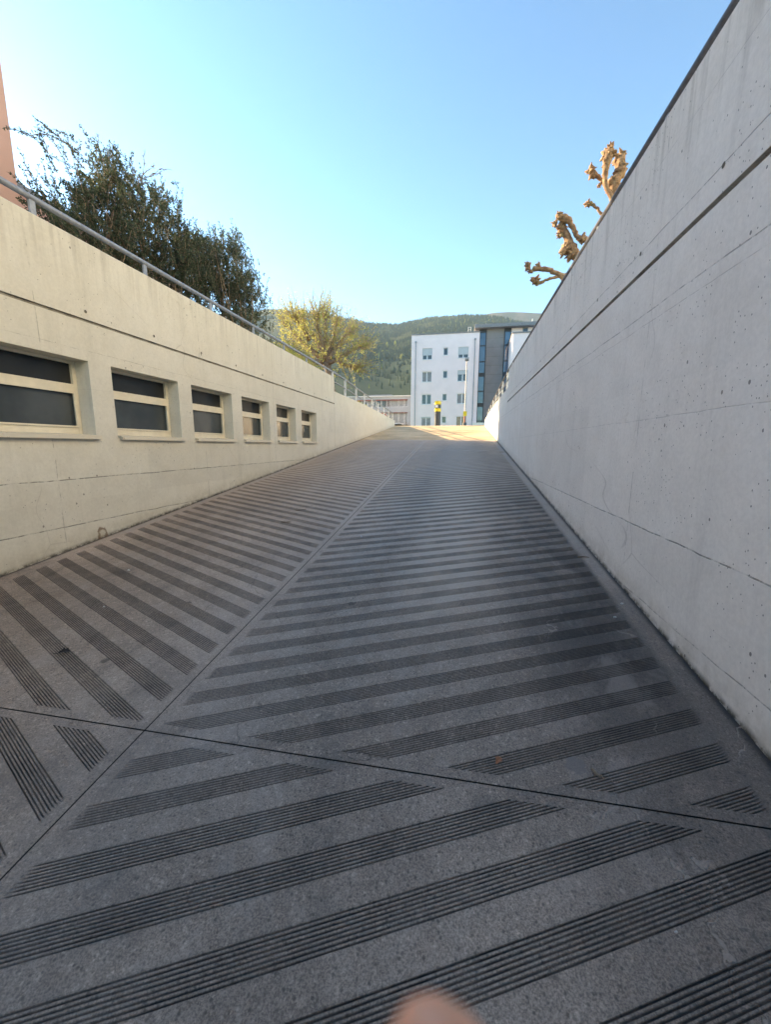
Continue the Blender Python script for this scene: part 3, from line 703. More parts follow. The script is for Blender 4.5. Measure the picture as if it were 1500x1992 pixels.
for _ in range(60):
    e = Vector((p.x+random.gauss(0, .45), 40+random.gauss(0, .3), ZS+random.uniform(.7, 1.4))); wd.tube([(p.x+random.gauss(0,.08), 40, ZS), ((p.x+e.x)/2, 40, ZS+.4), tuple(e)], [.015, .01, .004], 3, False)
part(wd, 'branches', M['bark'], o)

# bare plane tree with knuckled limbs over the right wall
def knob_tree():
    Yp = 9.3; B = Vector((3.6, 10.2, ZS)); o = thing('pollard_tree', 'bare pollarded plane tree with knobbly sunlit limbs above the right wall', 'tree', tuple(B))
    P = lambda u, v, dy=0: atY(u, v, Yp+dy)
    tr = MB(); H = Vector((3.4, 9.9, 3.3))
    tr.tube([B, Vector((3.5, 10.1, 2.4)), H], [.26, .21, .20], 12, jit=.05)
    part(tr, 'trunk', M['plane'], o, True)
    def limb(px, w, dy=0, knobs=(), start=None):
        mb = MB(); n = len(px); pts = [P(u, v, dy) for u, v in px]
        sc = Yp*.84/FPX; rad = [q*sc*.5 for q in w]
        # resample smooth-ish with irregular girth
        pp, rr = [], []
        for i in range(n-1):
            for j in range(5):
                t = j/5; pp.append(pts[i].lerp(pts[i+1], t)+rv(.006)); rr.append((rad[i]*(1-t)+rad[i+1]*t)*random.uniform(.88, 1.18))
        pp.append(pts[-1]); rr.append(rad[-1])
        if start: pp = [Vector(start), (Vector(start)+pts[0])*.5+rv(.03)]+pp; rr = [rad[0]*1.5, rad[0]*1.15]+rr
        mb.tube(pp, rr, 9, jit=.10)
        # burls
        for (u, v, r) in knobs:
            c = P(u, v, dy)
            for _ in range(17):
                d = rv().normalized(); q = c+d*r*sc*.55; e = q+d*r*sc*random.uniform(.25, .75)
                R_ = r*sc*random.uniform(.18, .42); mb.tube([c, q, e], [R_*1.2, R_, R_*.25], 7, jit=.28)
        part(mb, 'limb', M['plane'], o, True)
    limb([(1112,562),(1095,538),(1082,531),(1066,524),(1045,523),(1036,522)], [11,10,8,9,8,10], -.2, [(1028,517,9),(1048,515,6),(1032,527,6)], H)
    limb([(1110,532),(1090,536),(1065,544),(1052,550),(1044,551)], [7,6,5,6,9], .1, [(1041,546,11)], H)
    limb([(1130,505),(1118,492),(1106,468),(1098,448),(1086,437)], [15,16,14,12,13], 0, [(1100,485,13),(1096,440,10),(1080,434,8),(1093,455,9),(1112,494,12)], H)
    limb([(1150,465),(1138,466),(1125,462),(1118,448),(1108,430),(1097,424),(1086,420)], [9,10,9,8,11,13,10], -.1, [(1088,418,8),(1133,466,9),(1137,456,4),(1104,425,8)], H)
    limb([(1185,425),(1170,415),(1160,403),(1152,396),(1145,397)], [6,5,5,6,8], .2, [(1144,396,7)], H)
    limb([(1195,390),(1186,375),(1177,358),(1168,347),(1158,338),(1152,332)], [9,8,7,7,8,9], .1, [(1150,330,9),(1153,343,7),(1166,360,5)], H)
    limb([(1190,385),(1178,358),(1178,335),(1182,318),(1184,302),(1188,290)], [8,8,10,13,16,12], -.15, [(1183,300,12),(1188,288,9),(1180,318,9),(1196,300,7)], H)
    limb([(1197,395),(1194,365),(1199,350),(1207,335),(1207,318),(1210,300)], [13,18,16,20,16,12], 0, [(1192,355,14),(1208,326,12),(1210,298,9),(1200,312,9),(1216,301,4),(1188,368,9)], H)
knob_tree()

# ------------------------------------------------------------------ buildings
ph = thing('pink_house', 'salmon-pink rendered house rising at the far left edge', 'house', (-16, 2, ZS))
pc = atX(38, 400, -11.6)
mb = MB(); mb.box(-22, -11.6, -6, pc.y, ZS-.1, 14.5); part(mb, 'wall', M['pink'], ph)
mb = MB(); mb.box(-22.4, -11.2, -6.4, pc.y+.4, 14.503, 14.75); part(mb, 'roof', M['roof'], ph)
mb = MB(); mb.box(-22, -16, pc.y+.003, 21.6, ZS-.1, 9.0); part(mb, 'added_shade_wing', M['pink'], ph)  # wing added behind the shrubs, mostly hidden, so its bulk shades the right wall
mb = MB(); mb.box(-22.3, -15.8, pc.y+.41, 21.8, 9.003, 9.2); part(mb, 'added_shade_wing_roof', M['roof'], ph)
for yw in (-3.5, 0, 4):
    for zw in (3, 6, 9):
        f = MB(); f.box(-11.62, -11.55, yw, yw+1.2, zw, zw+1.4); fo = part(f, 'window', M['frameW'], ph); q = MB(); q.box(-11.56, -11.54, yw+.08, yw+1.12, zw+.08, zw+1.32); part(q, 'pane', M['pane'], fo)

# unseen block added on the right; its sunlit face bounces warm light into the ramp
sb = thing('apartment_building', 'tall pale block added outside the picture on the right to bounce sunlight into the ramp', 'building', (20, 0, ZS))
mb = MB(); mb.box(14.5, 26, -22, 13, ZS-.1, 22); part(mb, 'wall', simple('cream_render', (.74, .70, .62), .85, 0, .03, 1), sb)
mb = MB(); mb.box(14.2, 26.3, -22.3, 13.3, 22.004, 22.3); part(mb, 'roof', M['roof'], sb)
for yw in range(-20, 12, 4):
    for zw in (3, 6, 9, 12, 15, 18):
        f = MB(); f.box(14.44, 14.52, yw, yw+1.3, zw, zw+1.4); fo = part(f, 'window', M['frameW'], sb); q = MB(); q.box(14.42, 14.45, yw+.08, yw+1.22, zw+.08, zw+1.32); part(q, 'pane', M['pane'], fo)

# white block of flats
YB = 46.0
ab = thing('apartment_building', 'white four-storey apartment block behind the top of the ramp', 'building', (-2.3, YB+5, ZS))
TL = atY(801, 652, YB); TR_ = atY(934, 645, YB); XA0, XA1 = TL.x, TR_.x; ZA = 12.10
cells = []
def rect(u0, u1, v0, v1, Y):
    um = (u0+u1)/2; vm = (v0+v1)/2
    return atY(u0, vm, Y).x, atY(u1, vm, Y).x, atY(um, v1, Y).z, atY(um, v0, Y).z
wins = []
for row, (v0, v1, sh_) in enumerate(((677.5, 699.6, .62), (722.8, 743.2, 0), (767, 786.6, 0), (811, 830.5, .14))): wins.append((*rect(820.6, 839.4, v0, v1, YB), 'd', sh_))
for v0, v1 in ((676, 691), (721, 735.7), (766, 779.4), (810, 823)): wins.append((*rect(861, 870, v0, v1, YB), 's', 0))
for v0, v1, sh_ in ((674.7, 696.4, .68), (720, 741.6, .38), (765.4, 785.3, 0), (809.6, 829, 0)): wins.append((*rect(889.5, 909.2, v0, v1, YB), 'd', sh_))
for i in range(4):        # columns line up vertically
    xs0 = [(wins[c*4+i][0]) for c in range(3)]
cx = [(np.mean([wins[c*4+i][0] for i in range(4)]), np.mean([wins[c*4+i][1] for i in range(4)])) for c in range(3)]
wins = [(cx[i//4][0], cx[i//4][1], *w_[2:]) for i, w_ in enumerate(wins)]
mb = MB()
xs = sorted({XA0, XA1} | {round(v, 4) for c in cx for v in c}); zs = sorted({ZS-.1, ZA} | {round(v, 4) for w_ in wins for v in (w_[2], w_[3])})
for x0, x1 in zip(xs, xs[1:]):
    for z0, z1 in zip(zs, zs[1:]):
        xc, zc = (x0+x1)/2, (z0+z1)/2
        if any(w_[0] < xc < w_[1] and w_[2] < zc < w_[3] for w_ in wins): continue
        mb.poly([(x0, YB, z0), (x1, YB, z0), (x1, YB, z1), (x0, YB, z1)])
DB = 11
mb.poly([(XA0, YB+DB, ZS), (XA0, YB, ZS), (XA0, YB, ZA), (XA0, YB+DB, ZA)]); mb.poly([(XA1, YB, ZS), (XA1, YB+DB, ZS), (XA1, YB+DB, ZA), (XA1, YB, ZA)])
mb.poly([(XA1, YB+DB, ZS), (XA0, YB+DB, ZS), (XA0, YB+DB, ZA), (XA1, YB+DB, ZA)]); mb.poly([(XA0, YB, ZA), (XA1, YB, ZA), (XA1, YB+DB, ZA), (XA0, YB+DB, ZA)])
RV = .16
for x0, x1, z0, z1, _, _ in wins:
    for q in ([(x0, YB, z0), (x0, YB, z1), (x0, YB+RV, z1), (x0, YB+RV, z0)], [(x1, YB, z0), (x1, YB+RV, z0), (x1, YB+RV, z1), (x1, YB, z1)], [(x0, YB, z1), (x1, YB, z1), (x1, YB+RV, z1), (x0, YB+RV, z1)], [(x0, YB, z0), (x0, YB+RV, z0), (x1, YB+RV, z0), (x1, YB, z0)]): mb.poly(q)
part(mb, 'wall', M['white'], ab)
mb = MB(); mb.box(XA0-.06, XA1+.06, YB-.06, YB+DB, ZA+.003, ZA+.11); part(mb, 'parapet_cap', M['roof'], ab)
M['curtain'] = simple('net_curtain', (.30, .31, .32), .9, 0, .15, 4)
M['curtainwarm'] = simple('tan_curtain', (.42, .34, .24), .9, 0, .15, 6)
for i, (x0, x1, z0, z1, ty, sh_) in enumerate(wins):
    y = YB+RV-.05; T = .06; f = MB()
    f.box(x0+.001, x0+T, y, y+.05, z0+.001, z1-.001); f.box(x1-T, x1-.001, y, y+.05, z0+.001, z1-.001); f.box(x0+T, x1-T, y, y+.05, z0+.001, z0+T); f.box(x0+T, x1-T, y, y+.05, z1-T, z1-.001)
    if ty == 'd': f.box((x0+x1)/2-.055, (x0+x1)/2+.055, y-.004, y+.05, z0+T, z1-T)
    fo = part(f, 'window', M['frameW'], ab)
    s_ = MB(); s_.box(x0-.05, x1+.05, YB-.045, YB+.004, z0-.05, z0-.003); part(s_, 'sill', M['frameW'], fo)
    pm = 'pane'
    if i in (1, 10): pm = 'curtain'
    q = MB(); q.box(x0+T, x1-T, y+.03, y+.04, z0+T, z1-T); part(q, 'pane', M[{1: 'curtain', 10: 'curtain', 11: 'curtainwarm', 3: 'curtain', 8: 'pane'}.get(i, 'pane')], fo)
    if sh_:
        q = MB(); zb = z1-(z1-z0)*sh_; N = max(2, int((z1-zb)/.05))
        for j in range(N): q.box(x0+.01, x1-.01, y-.045, y-.02, zb+(z1-zb)*j/N, zb+(z1-zb)*(j+.86)/N)
        q.box(x0+.01, x1-.01, y-.03, y-.018, zb, z1); part(q, 'roller_shutter', M['shutter'], fo)
for u, vt in ((809.2, 667), (925, 661)):
    a = atY(u, vt, YB-.08); mb = MB(); mb.tube([(a.x, YB-.07, ZS), (a.x, YB-.07, a.z)], .045, 8); mb.box(a.x-.1, a.x+.1, YB-.16, YB-.005, a.z, a.z+.16); part(mb, 'downpipe', M['galv'], ab)
mb = MB()
for i in range(2): x_ = atY(911.5+i*5, 640, YB+1).x; mb.tube([(x_, YB+1, ZA), (x_, YB+1, ZA+.85)], .03, 6)
for z_ in (ZA+.3, ZA+.57, ZA+.84): mb.tube([(atY(911.5, 640, YB+1).x, YB+1, z_), (atY(916.5, 640, YB+1).x, YB+1, z_)], .022, 6)
part(mb, 'roof_ladder', M['galvlight'], ab)

# grey-clad stair tower with two glass strips
gt = thing('stair_tower_building', 'grey-clad block with two tall glazed strips and a flat overhanging roof', 'building', (5, YB+4, ZS)); YT = YB+.9
def gx(u, Y=YT): return atY(u, 700, Y).x
zt = atY(950, 640, YT).z-.02
x0, x1, x2, x3 = XA1+.004, atY(946.8, 660, YT).x, atY(981, 660, YT).x, atY(994.5, 660, YT).x
mb = MB(); mb.box(x1, x2, YT, YT+9, ZS-.1, zt); part(mb, 'grey_panel_wall', M['panel'], gt)
mb = MB(); zq = zt
while zq > ZS+1.0:
    zq -= .95; mb.box(x1+.003, x2-.003, YT-.012, YT-.002, zq-.012, zq+.012)
part(mb, 'panel_joint', simple('panel_joint_grey', (.15, .148, .15), .7), gt)
mats_sky = simple('reflecting_glass', (.06, .10, .16), .06, 0, .3, .5, spec=1.0)
for (a, b_) in ((x0, x1), (x2, x3)):
    f = MB(); f.box(a+.001, a+.09, YT-.06, YT+.08, ZS, zt); f.box(b_-.09, b_-.001, YT-.06, YT+.08, ZS, zt)
    zz = zt-.5; k_ = 0; bars = []
    f.box(a+.09, b_-.09, YT-.05, YT+.08, zt-.36, zt)
    lv = zt-.36; H_ = [1.42, 1.62, 1.2, .0]
    levels = []
    seq = [1.28, .12, 1.55, .12, 1.12, .42, 1.50, .12, 1.22, .42, 1.50, .12, 1.30, .12, .9, .12, .8]
    for j, h_ in enumerate(seq):
        if lv-h_ < ZS+.1: break
        if j % 2 == 0: levels.append((lv-h_, lv))
        else: f.box(a+.09, b_-.09, YT-.05, YT+.08, lv-h_, lv)
        lv -= h_
    fo = part(f, 'glazing_frame', M['blackmetal'], gt)
    for (z0, z1) in levels:
        q = MB(); q.box(a+.09, b_-.09, YT-.01, YT+.02, z0+.001, z1-.001); part(q, 'pane', mats_sky, fo)
xe = atY(1085, 640, YT).x+4
mb = MB(); mb.box(x3+.004, xe, YT+.05, YT+9, ZS-.1, zt); part(mb, 'white_wall', M['white'], gt)
mb = MB(); rl = atY(924, 632, YT).x; mb.box(rl, xe+.5, YT-.75, YT+9.5, zt+.003, zt+.36); part(mb, 'roof', M['roof'], gt)
mb = MB(); mb.box(rl+.15, x0-.01, YT+.3, YT+5, ZA+.12, zt); part(mb, 'penthouse_wall', M['white'], gt)
mb = MB(); a = atY(940, 605, YT+3)
for u in (926, 946, 1036): q = atY(u, 625, YT+1); mb.tube([(q.x, YT+1, zt+.36), (q.x, YT+1, zt+.36+(.75 if u > 1000 else .5))], .05, 6)
part(mb, 'vent_pipe', M['galvlight'], gt)
r = rect(1017.5, 1028, 634.5, 645, YT)
f = MB(); f.box(r[0], r[1], YT-.03, YT+.06, r[2]-.15, r[3]); fo = part(f, 'window', M['galv'], gt)
q = MB(); q.box(r[0]+.07, r[1]-.07, YT-.045, YT-.028, r[2]-.08, r[3]-.22); part(q, 'pane', M['pane'], fo)
YN = YB-2.6; wx = atY(996, 700, YN).x; wz = atY(1010, 648, YN).z
nb = thing('apartment_building', 'second white block standing forward, partly hidden behind the right wall', 'building', (wx+5, YN+3, ZS))
mb = MB(); mb.box(wx, wx+12, YN, YT-.1, ZS-.1, wz); part(mb, 'wall', M['white'], nb)
mb = MB(); mb.box(wx-.08, wx+12, YN-.08, YT-.1, wz+.003, wz+.12); part(mb, 'parapet_cap', M['roof'], nb)
mb = MB(); aw = atY(922, 822, YN); mb.box(aw.x-.1, wx-.05, YN+.6, YT-.2, aw.z-.25, aw.z+.02); part(mb, 'entrance_canopy', M['galvlight'], nb)

# long low office behind
YO = 62.0
of = thing('office_building', 'long low pale office with red sun blinds beyond the left handrail', 'building', (-14, YO+6, ZS))
X = lambda u: atY(u, 780, YO).x
Z = lambda v: atY(740, v, YO).z
mb = MB(); xo0, xo1 = X(640), X(806)
segs = [(ZS-.1, Z(825)), (Z(802.4), Z(792.3)), (Z(777.3), Z(771.8))]
for z0, z1 in segs: mb.box(xo0, xo1, YO, YO+12, z0, z1)
for z0, z1 in ((Z(825), Z(802.4)), (Z(792.3), Z(777.3))):
    mb.box(X(793.4), xo1, YO, YO+12, z0, z1); mb.box(xo0, X(793.4), YO+.5, YO+12, z0, z1, 1)
part(mb, 'wall', [M['whitewarm'], M['dark']], of)
mb = MB(); mb.box(xo0-.2, xo1+.2, YO-.2, YO+12, Z(771.8)+.004, Z(771.8)+.12); part(mb, 'roof_edge', M['galvlight'], of)
for (vt, vb) in ((777.3, 792.3), (802.4, 825)):
    for i, (ua, ub) in enumerate(((662,673),(674,690),(691,703),(704,714),(714.5,726),(727,731),(732,741),(742,752),(753,757.5),(759,775),(776,786),(787,793))):
        bl = .2 if vt < 800 else (.12 if i > 7 else .5)
        f = MB(); a, b_ = X(ua), X(ub); zb, zt_ = Z(vb), Z(vt)
        f.box(a, a+.05, YO+.2, YO+.27, zb+.002, zt_-.002); f.box(b_-.05, b_, YO+.2, YO+.27, zb+.002, zt_-.002); f.box(a+.05, b_-.05, YO+.2, YO+.27, zb+.002, zb+.06)
        fo = part(f, 'window', M['frameW'], of)
        q = MB(); q.box(a+.05, b_-.05, YO+.23, YO+.25, zb+.06, zt_-.01); part(q, 'pane', M['curtain' if i in (4, 9, 10, 11, 1) else 'pane'], fo)
        q = MB(); q.hexa([(a, YO-.10, zt_-bl), (b_, YO-.10, zt_-bl), (b_, YO-.07, zt_-bl), (a, YO-.07, zt_-bl)], [(a, YO+.12, zt_-.02), (b_, YO+.12, zt_-.02), (b_, YO+.15, zt_-.02), (a, YO+.15, zt_-.02)]); part(q, 'sun_blind', M['redband'], fo)
mb = MB(); mb.box(X(714), X(752.5), YO+3, YO+8, Z(771.8)+.13, Z(766)); part(mb, 'rooftop_room', M['redband'], of)
mb = MB(); mb.box(X(711), X(756.5), YO+2.4, YO+8.4, Z(766)+.004, Z(766)+.16); mb.tube([(X(732), YO+4, Z(766)+.16), (X(732), YO+4, Z(761.5))], .09, 6); part(mb, 'rooftop_room_roof', M['roof'], of)

# ------------------------------------------------------------------ street furniture
bp = atY(851, 828, 27.0); bt = thing('ticket_pillar', 'round black and yellow ticket pillar at the top of the ramp', 'ticket machine', (bp.x, 27, ZS)); ztp = atY(851, 780.5, 27).z; rB = 12.0/FPX*28*.5
hh = ztp-ZS
mb = MB(); mb.tube([(bp.x, 27, ZS), (bp.x, 27, ZS+hh*.60)], rB*.90, 24); part(mb, 'post', M['charcoal'], bt, False)
mb = MB(); mb.tube([(bp.x, 27, ZS+hh*.60), (bp.x, 27, ZS+hh*.60+hh*.12)], rB, 24); part(mb, 'yellow_band', M['yellow'], bt)
mb = MB(); mb.tube([(bp.x, 27, ZS+hh*.72), (bp.x, 27, ZS+hh*.87)], rB*.93, 24); part(mb, 'head', M['charcoal'], bt)
mb = MB(); mb.tube([(bp.x, 27, ZS+hh*.87), (bp.x, 27, ZS+hh*.985), (bp.x, 27, ZS+hh)], [rB, rB, rB*.9], 24); part(mb, 'yellow_cap', M['yellow'], bt)
mb = MB(); mb.box(bp.x-.155, bp.x+.02, 27-rB*.93-.035, 27-rB*.5, ZS+hh*.745, ZS+hh*.85); part(mb, 'white_display', M['frameW'], bt)

lp = atY(904, 828, 36.0); lz = atY(907, 699, 36).z
sl = thing('street_lamp', 'slim pale street lamp with a small yellow sign box on its pole', 'street lamp', (lp.x, 36, ZS))
mb = MB(); mb.tube([(lp.x, 36, ZS), (lp.x, 36, ZS+2.4), (lp.x, 36, lz-.1)], [.075, .065, .045], 12); part(mb, 'pole', M['galvmid'], sl)
mb = MB(); mb.box(lp.x-.16, lp.x+.16, 35.4, 36.12, lz-.12, lz+.03); mb.box(lp.x-.1, lp.x+.1, 35.5, 35.95, lz-.15, lz-.122); part(mb, 'lamp_head', M['galv'], sl)
zb = atY(903, 805, 36).z
mb = MB(); mb.box(lp.x-.16, lp.x+.16, 35.80, 35.90, zb-.2, zb+.2); mb.poly([(lp.x-.05, 35.795, zb-.03), (lp.x+.05, 35.795, zb-.03), (lp.x, 35.795, zb+.07)]); part(mb, 'sign_box', M['yellow'], sl)
mb = MB(); mb.tube([(lp.x, 36, zb-.75), (lp.x, 36, zb-.22)], .09, 12); part(mb, 'pole_sleeve', simple('rust_red_paint', (.35, .14, .09), .6), sl)
mb = MB(); mb.tube([(lp.x, 36, ZS), (lp.x, 36, ZS+.3), (lp.x, 36, zb-.75)], [.2, .2, .16], 14); part(mb, 'base_cover', M['charcoal'], sl)

# small parked car glimpsed past the end of the left railing
def car():
    c = atY(772, 818, 48); cx_, cy = c.x-.3, 48.0; o = thing('parked_car', 'small white car parked beyond the end of the left railing', 'car', (cx_, cy, ZS))
    prof = [(-2.0, .25), (-2.0, .72), (-1.25, .88), (-.55, 1.42), (.9, 1.45), (1.7, .98), (2.05, .85), (2.05, .28)]
    mb = MB(); W = .82
    def sec(s, inset): return [(cx_+px*1.0, cy+s*(W-(inset if pz > .95 else 0)), ZS+pz) for px, pz in prof]
    A = sec(-1, .14); B_ = sec(1, .14); mb.poly(A); mb.poly(B_[::-1])
    for i in range(len(A)): j = (i+1) % len(A); mb.poly([A[i], B_[i], B_[j], A[j]])
    part(mb, 'body', M['frameW'], o)
    mb = MB(); y_ = cy-W+.03
    mb.poly([(cx_-1.1, y_-.05, ZS+.95), (cx_+1.5, y_-.05, ZS+.98), (cx_+.85, y_+.08, ZS+1.38), (cx_-.5, y_+.08, ZS+1.36)]); part(mb, 'side_window', M['pane'], o)
    for px in (-1.3, 1.3):
        for s in (-1, 1):
            mb = MB(); mb.tube([(cx_+px, cy+s*(W-.2), ZS+.31), (cx_+px, cy+s*(W+.02), ZS+.31)], .31, 18); wo = part(mb, 'wheel', M['charcoal'], o)
            mb = MB(); mb.tube([(cx_+px, cy+s*(W+.02), ZS+.31), (cx_+px, cy+s*(W+.035), ZS+.31)], .19, 14); part(mb, 'rim', M['galv'], wo)
car()

# ------------------------------------------------------------------ hills and forest
def rt(u, v): d = ray(u, v); return (d.x/d.y, d.z/d.y)
SKY = [(-1.2, .25), (-.60, .33)]+[(lambda q: (q[0], q[1]-.007))(rt(u, v)) for u, v in ((519,594),(545,594),(600,606),(640,614),(687,620),(715,627),(738,630),(774,630.5),(797,625),(836,616),(872,613.5),(920,612),(954,613),(990,618),(1030,628))]+[(.3, .24), (.8, .2), (2, .15)]
sx = [a for a, _ in SKY]; szv = [b for _, b in SKY]
RH = 1400.0
def hill_z(t, r):      # t = x/y direction, r = y distance
    e = float(np.interp(t, sx, szv)); q = (r-230)/(RH-230)
    if q <= 0: return ZS-1
    prof = .24*q+.76*q**1.18 if q < 1 else 1-.10*(q-1)
    nz = noise.noise(Vector((t*7, r/260, 3)))*.030+noise.noise(Vector((t*22, r/90, 8)))*.010
    h = e*RH*prof*(1+nz*(1-min(1, q)*.55))
    if q > 1: h = e*RH*(1-.25*(q-1))
    return ZS-1+h
mb = MB(); T = np.linspace(-1.1, 1.2, 120); Rr = np.concatenate([np.linspace(215, 1500, 70), [1650, 1800]])
for r_ in Rr:
    for t in T: mb.v.append((t*r_, r_, hill_z(t, r_)))
nT = len(T)
for i in range(len(Rr)-1):
    for j in range(nT-1): mb.f.append((i*nT+j, i*nT+j+1, (i+1)*nT+j+1, (i+1)*nT+j)); mb.m.append(0)
k = NM('hillside'); n1 = k.noise(.012, 6, .65); n2 = k.noise(.08, 5, .7)
c = k.mix(k.ramp(n1, .4, .6), (.030, .046, .024), (.046, .062, .030)); c = k.mix(k.ramp(n2, .45, .7, 0, .6), c, (.02, .032, .018)); k.set(c, .95, spec=.1)
tag(mb.build('hills', k.m, smooth=True), kind='structure')
# side ridge whose shade falls on the lower slopes
mb = MB(); N1, N2 = 60, 30
for i in range(N1):
    f = i/(N1-1); cy = 520+f*900; H_ = cy*.345*min(1, f*5)*min(1, (1-f)*5+.3)+noise.noise(Vector((f*9, 2, 1)))*22
    for j in range(N2):
        t = j/(N2-1)*2-1; nz = noise.noise(Vector((f*12, t*4, 5)))*20; h = (H_+nz*(1-abs(t)))*(1-abs(t)**1.35)
        mb.v.append((-650-f*60+t*290, cy, ZS-1+h))
for i in range(N1-1):
    for j in range(N2-1): mb.f.append((i*N2+j, i*N2+j+1, (i+1)*N2+j+1, (i+1)*N2+j)); mb.m.append(0)
tag(mb.build('side_ridge', k.m, smooth=True), kind='structure')
# far blue ridge
mb = MB(); T2 = np.linspace(-.3, 1.0, 90); F_ = [(-.3, .15)]+[rt(u, v) for u, v in ((900,640),(940,614),(960,609),(976,606.6),(1000,607),(1030,608),(1054,609.5),(1080,612))]+[(.5, .25), (1.6, .15)]
for r_, m_ in ((1620, .5), (1760, .8), (2000, 1), (2250, .88)):
    for t in T2: e = float(np.interp(t, [a for a, _ in F_], [b for _, b in F_])); mb.v.append((t*r_, r_, e*r_*m_*(1+.012*noise.noise(Vector((t*30, r_, 0)))) ))
nT = len(T2)
for i in range(3):
    for j in range(nT-1): mb.f.append((i*nT+j, i*nT+j+1, (i+1)*nT+j+1, (i+1)*nT+j)); mb.m.append(0)
k = NM('far_ridge'); n1 = k.noise(.01, 6, .7); k.set(k.mix(k.ramp(n1, .4, .6), (.05, .055, .045), (.12, .10, .085)), .95, spec=.1)
tag(mb.build('far_ridge', k.m, smooth=True), kind='structure')

# forest: conifers and broadleaf crowns, one mass
M['conifer'] = leafmat('conifer', (.020, .032, .016), (.055, .065, .028), 0, .01)
k = NM('forest'); rnd = k.n('ShaderNodeNewGeometry').outputs['Random Per Island']
c = k.mix(rnd, (.012, .026, .017), (.038, .058, .034)); c = k.mix(k.ramp(k.noise(.008, 4, .6), .52, .66, 0, .75), c, (.20, .18, .085)); c = k.mix(k.math('GREATER_THAN', rnd, .955), c, (.19, .19, .05)); k.set(c, .9, spec=.1)
V, Fc = [], []
cnt = 0; tries = 0
while cnt < 30000 and tries < 200000:
    tries += 1
    t = random.uniform(-.42, .40); q = random.uniform(.20, 1.03); r_ = 230+(RH-230)*q
    if t > .30 and random.random() < .5: continue
    x_, y_ = t*r_, r_
    dens = 1.0 if q > .42+.06*noise.noise(Vector((t*14, 0, 5))) else (.10 if q > .25 else .03)
    dens *= .75+.5*noise.noise(Vector((x_/60, y_/60, 0)))
    if random.random() > dens: continue
    z_ = hill_z(t, r_); con = noise.noise(Vector((x_/140, y_/140, 4))) > -.18 or random.random() < .25
    h = random.uniform(9, 17)*(1 if con else .62)
    if q < .42: h *= .6
    w_ = h*(.19 if con else .42); b0 = len(V); n = 6; a0 = random.random()*6
    rings = ((0, .06 if not con else .15, .0), (1, .85 if con else .7, .12 if con else .18), (1, .62 if con else 1.0, .40 if con else .55), (1, .25 if con else .7, .75 if con else .86))
    for _, f, zz in rings:
        for i in range(n):
            an = a0+i*math.tau/n; rr = w_*f*random.uniform(.75, 1.25)
            V.append((x_+math.cos(an)*rr, y_+math.sin(an)*rr, z_-1+h*zz*random.uniform(.96, 1.04)))
    V.append((x_, y_, z_-1+h))
    for L_ in range(3):
        for i in range(n): j = (i+1) % n; Fc.append((b0+L_*n+i, b0+L_*n+j, b0+(L_+1)*n+j, b0+(L_+1)*n+i))
    for i in range(n): Fc.append((b0+3*n+i, b0+3*n+(i+1) % n, b0+4*n))
    cnt += 1
mb = MB(); mb.v = V; mb.f = Fc; tag(mb.build('forest', k.m), kind='stuff')
# a few farmhouses on the slope
def farm(u, v, wpx, label):
    # find the slope point under the pixel
    d = ray(u, v); d = d/d.y; r_ = 300
    while d.z*r_ > hill_z(d.x, r_) and r_ < 1390: r_ += 4
    p = d*r_; o = thing('farmhouse', label, 'house', (p.x, p.y, p.z-2)); s = wpx*r_/FPX
    mb = MB(); mb.box(p.x-s/2, p.x+s/2, p.y-s*.4, p.y+s*.4, p.z-6, p.z+s*.35); part(mb, 'wall', M['white'], o)
    mb = MB(); z0 = p.z+s*.35
    mb.hexa([(p.x-s*.6, p.y-s*.5, z0), (p.x+s*.6, p.y-s*.5, z0), (p.x+s*.6, p.y+s*.5, z0), (p.x-s*.6, p.y+s*.5, z0)], [(p.x-s*.6, p.y-.2, z0+s*.3), (p.x+s*.6, p.y-.2, z0+s*.3), (p.x+s*.6, p.y+.2, z0+s*.3), (p.x-s*.6, p.y+.2, z0+s*.3)]); part(mb, 'roof', M['roof'], o)
farm(738, 662, 7, 'tiny pale farmhouse high on the dark wooded slope')
farm(759, 686, 8, 'tiny white farmhouse lower on the wooded slope beside two yellow poplars')
def poplar(u, v, h, label):
    d = ray(u, v); d = d/d.y; r_ = 300
    while d.z*r_ > hill_z(d.x, r_) and r_ < 1390: r_ += 4
    p = d*r_; H_ = h*r_/FPX; o = thing('poplar_tree', label, 'tree', (p.x, p.y, p.z), 'yellow poplars on the slope')
    mb = MB(); mb.tube([(p.x, p.y, p.z-3), (p.x, p.y, p.z+H_*.3)], .5, 6); part(mb, 'trunk', M['bark'], o)
    mb = MB()
    for _ in range(420):
        t = random.random(); rr = H_*.13*math.sin(math.pi*min(1, t*.92+.1))**.7*random.uniform(.6, 1); an = random.random()*6.28
        leaf_card(mb, Vector((p.x+math.cos(an)*rr, p.y+math.sin(an)*rr, p.z+H_*(.08+.92*t))), Vector((math.cos(an)*.5, math.sin(an)*.5, 1)), H_*.14, H_*.07)
    part(mb, 'crown', M['lime'], o)
poplar(753, 682, 14, 'left of the two narrow yellow poplars on the wooded slope')
poplar(769, 681, 15, 'right of the two narrow yellow poplars on the wooded slope')

# haze: one closed box of thin even air, sky outside it
mb = MB(); mb.box(-2050, 2400, -30, 2300, -4, 660)
hm = bpy.data.materials.new('haze_air'); hm.use_nodes = True; t_ = hm.node_tree; t_.nodes.remove(t_.nodes['Principled BSDF'])
vp = t_.nodes.new('ShaderNodeVolumePrincipled'); vp.inputs['Density'].default_value = .00012; vp.inputs['Color'].default_value = (.62, .82, 1, 1); vp.inputs['Anisotropy'].default_value = .1
t_.links.new(vp.outputs[0], t_.nodes['Material Output'].inputs['Volume'])
tag(mb.build('haze', hm), kind='stuff')

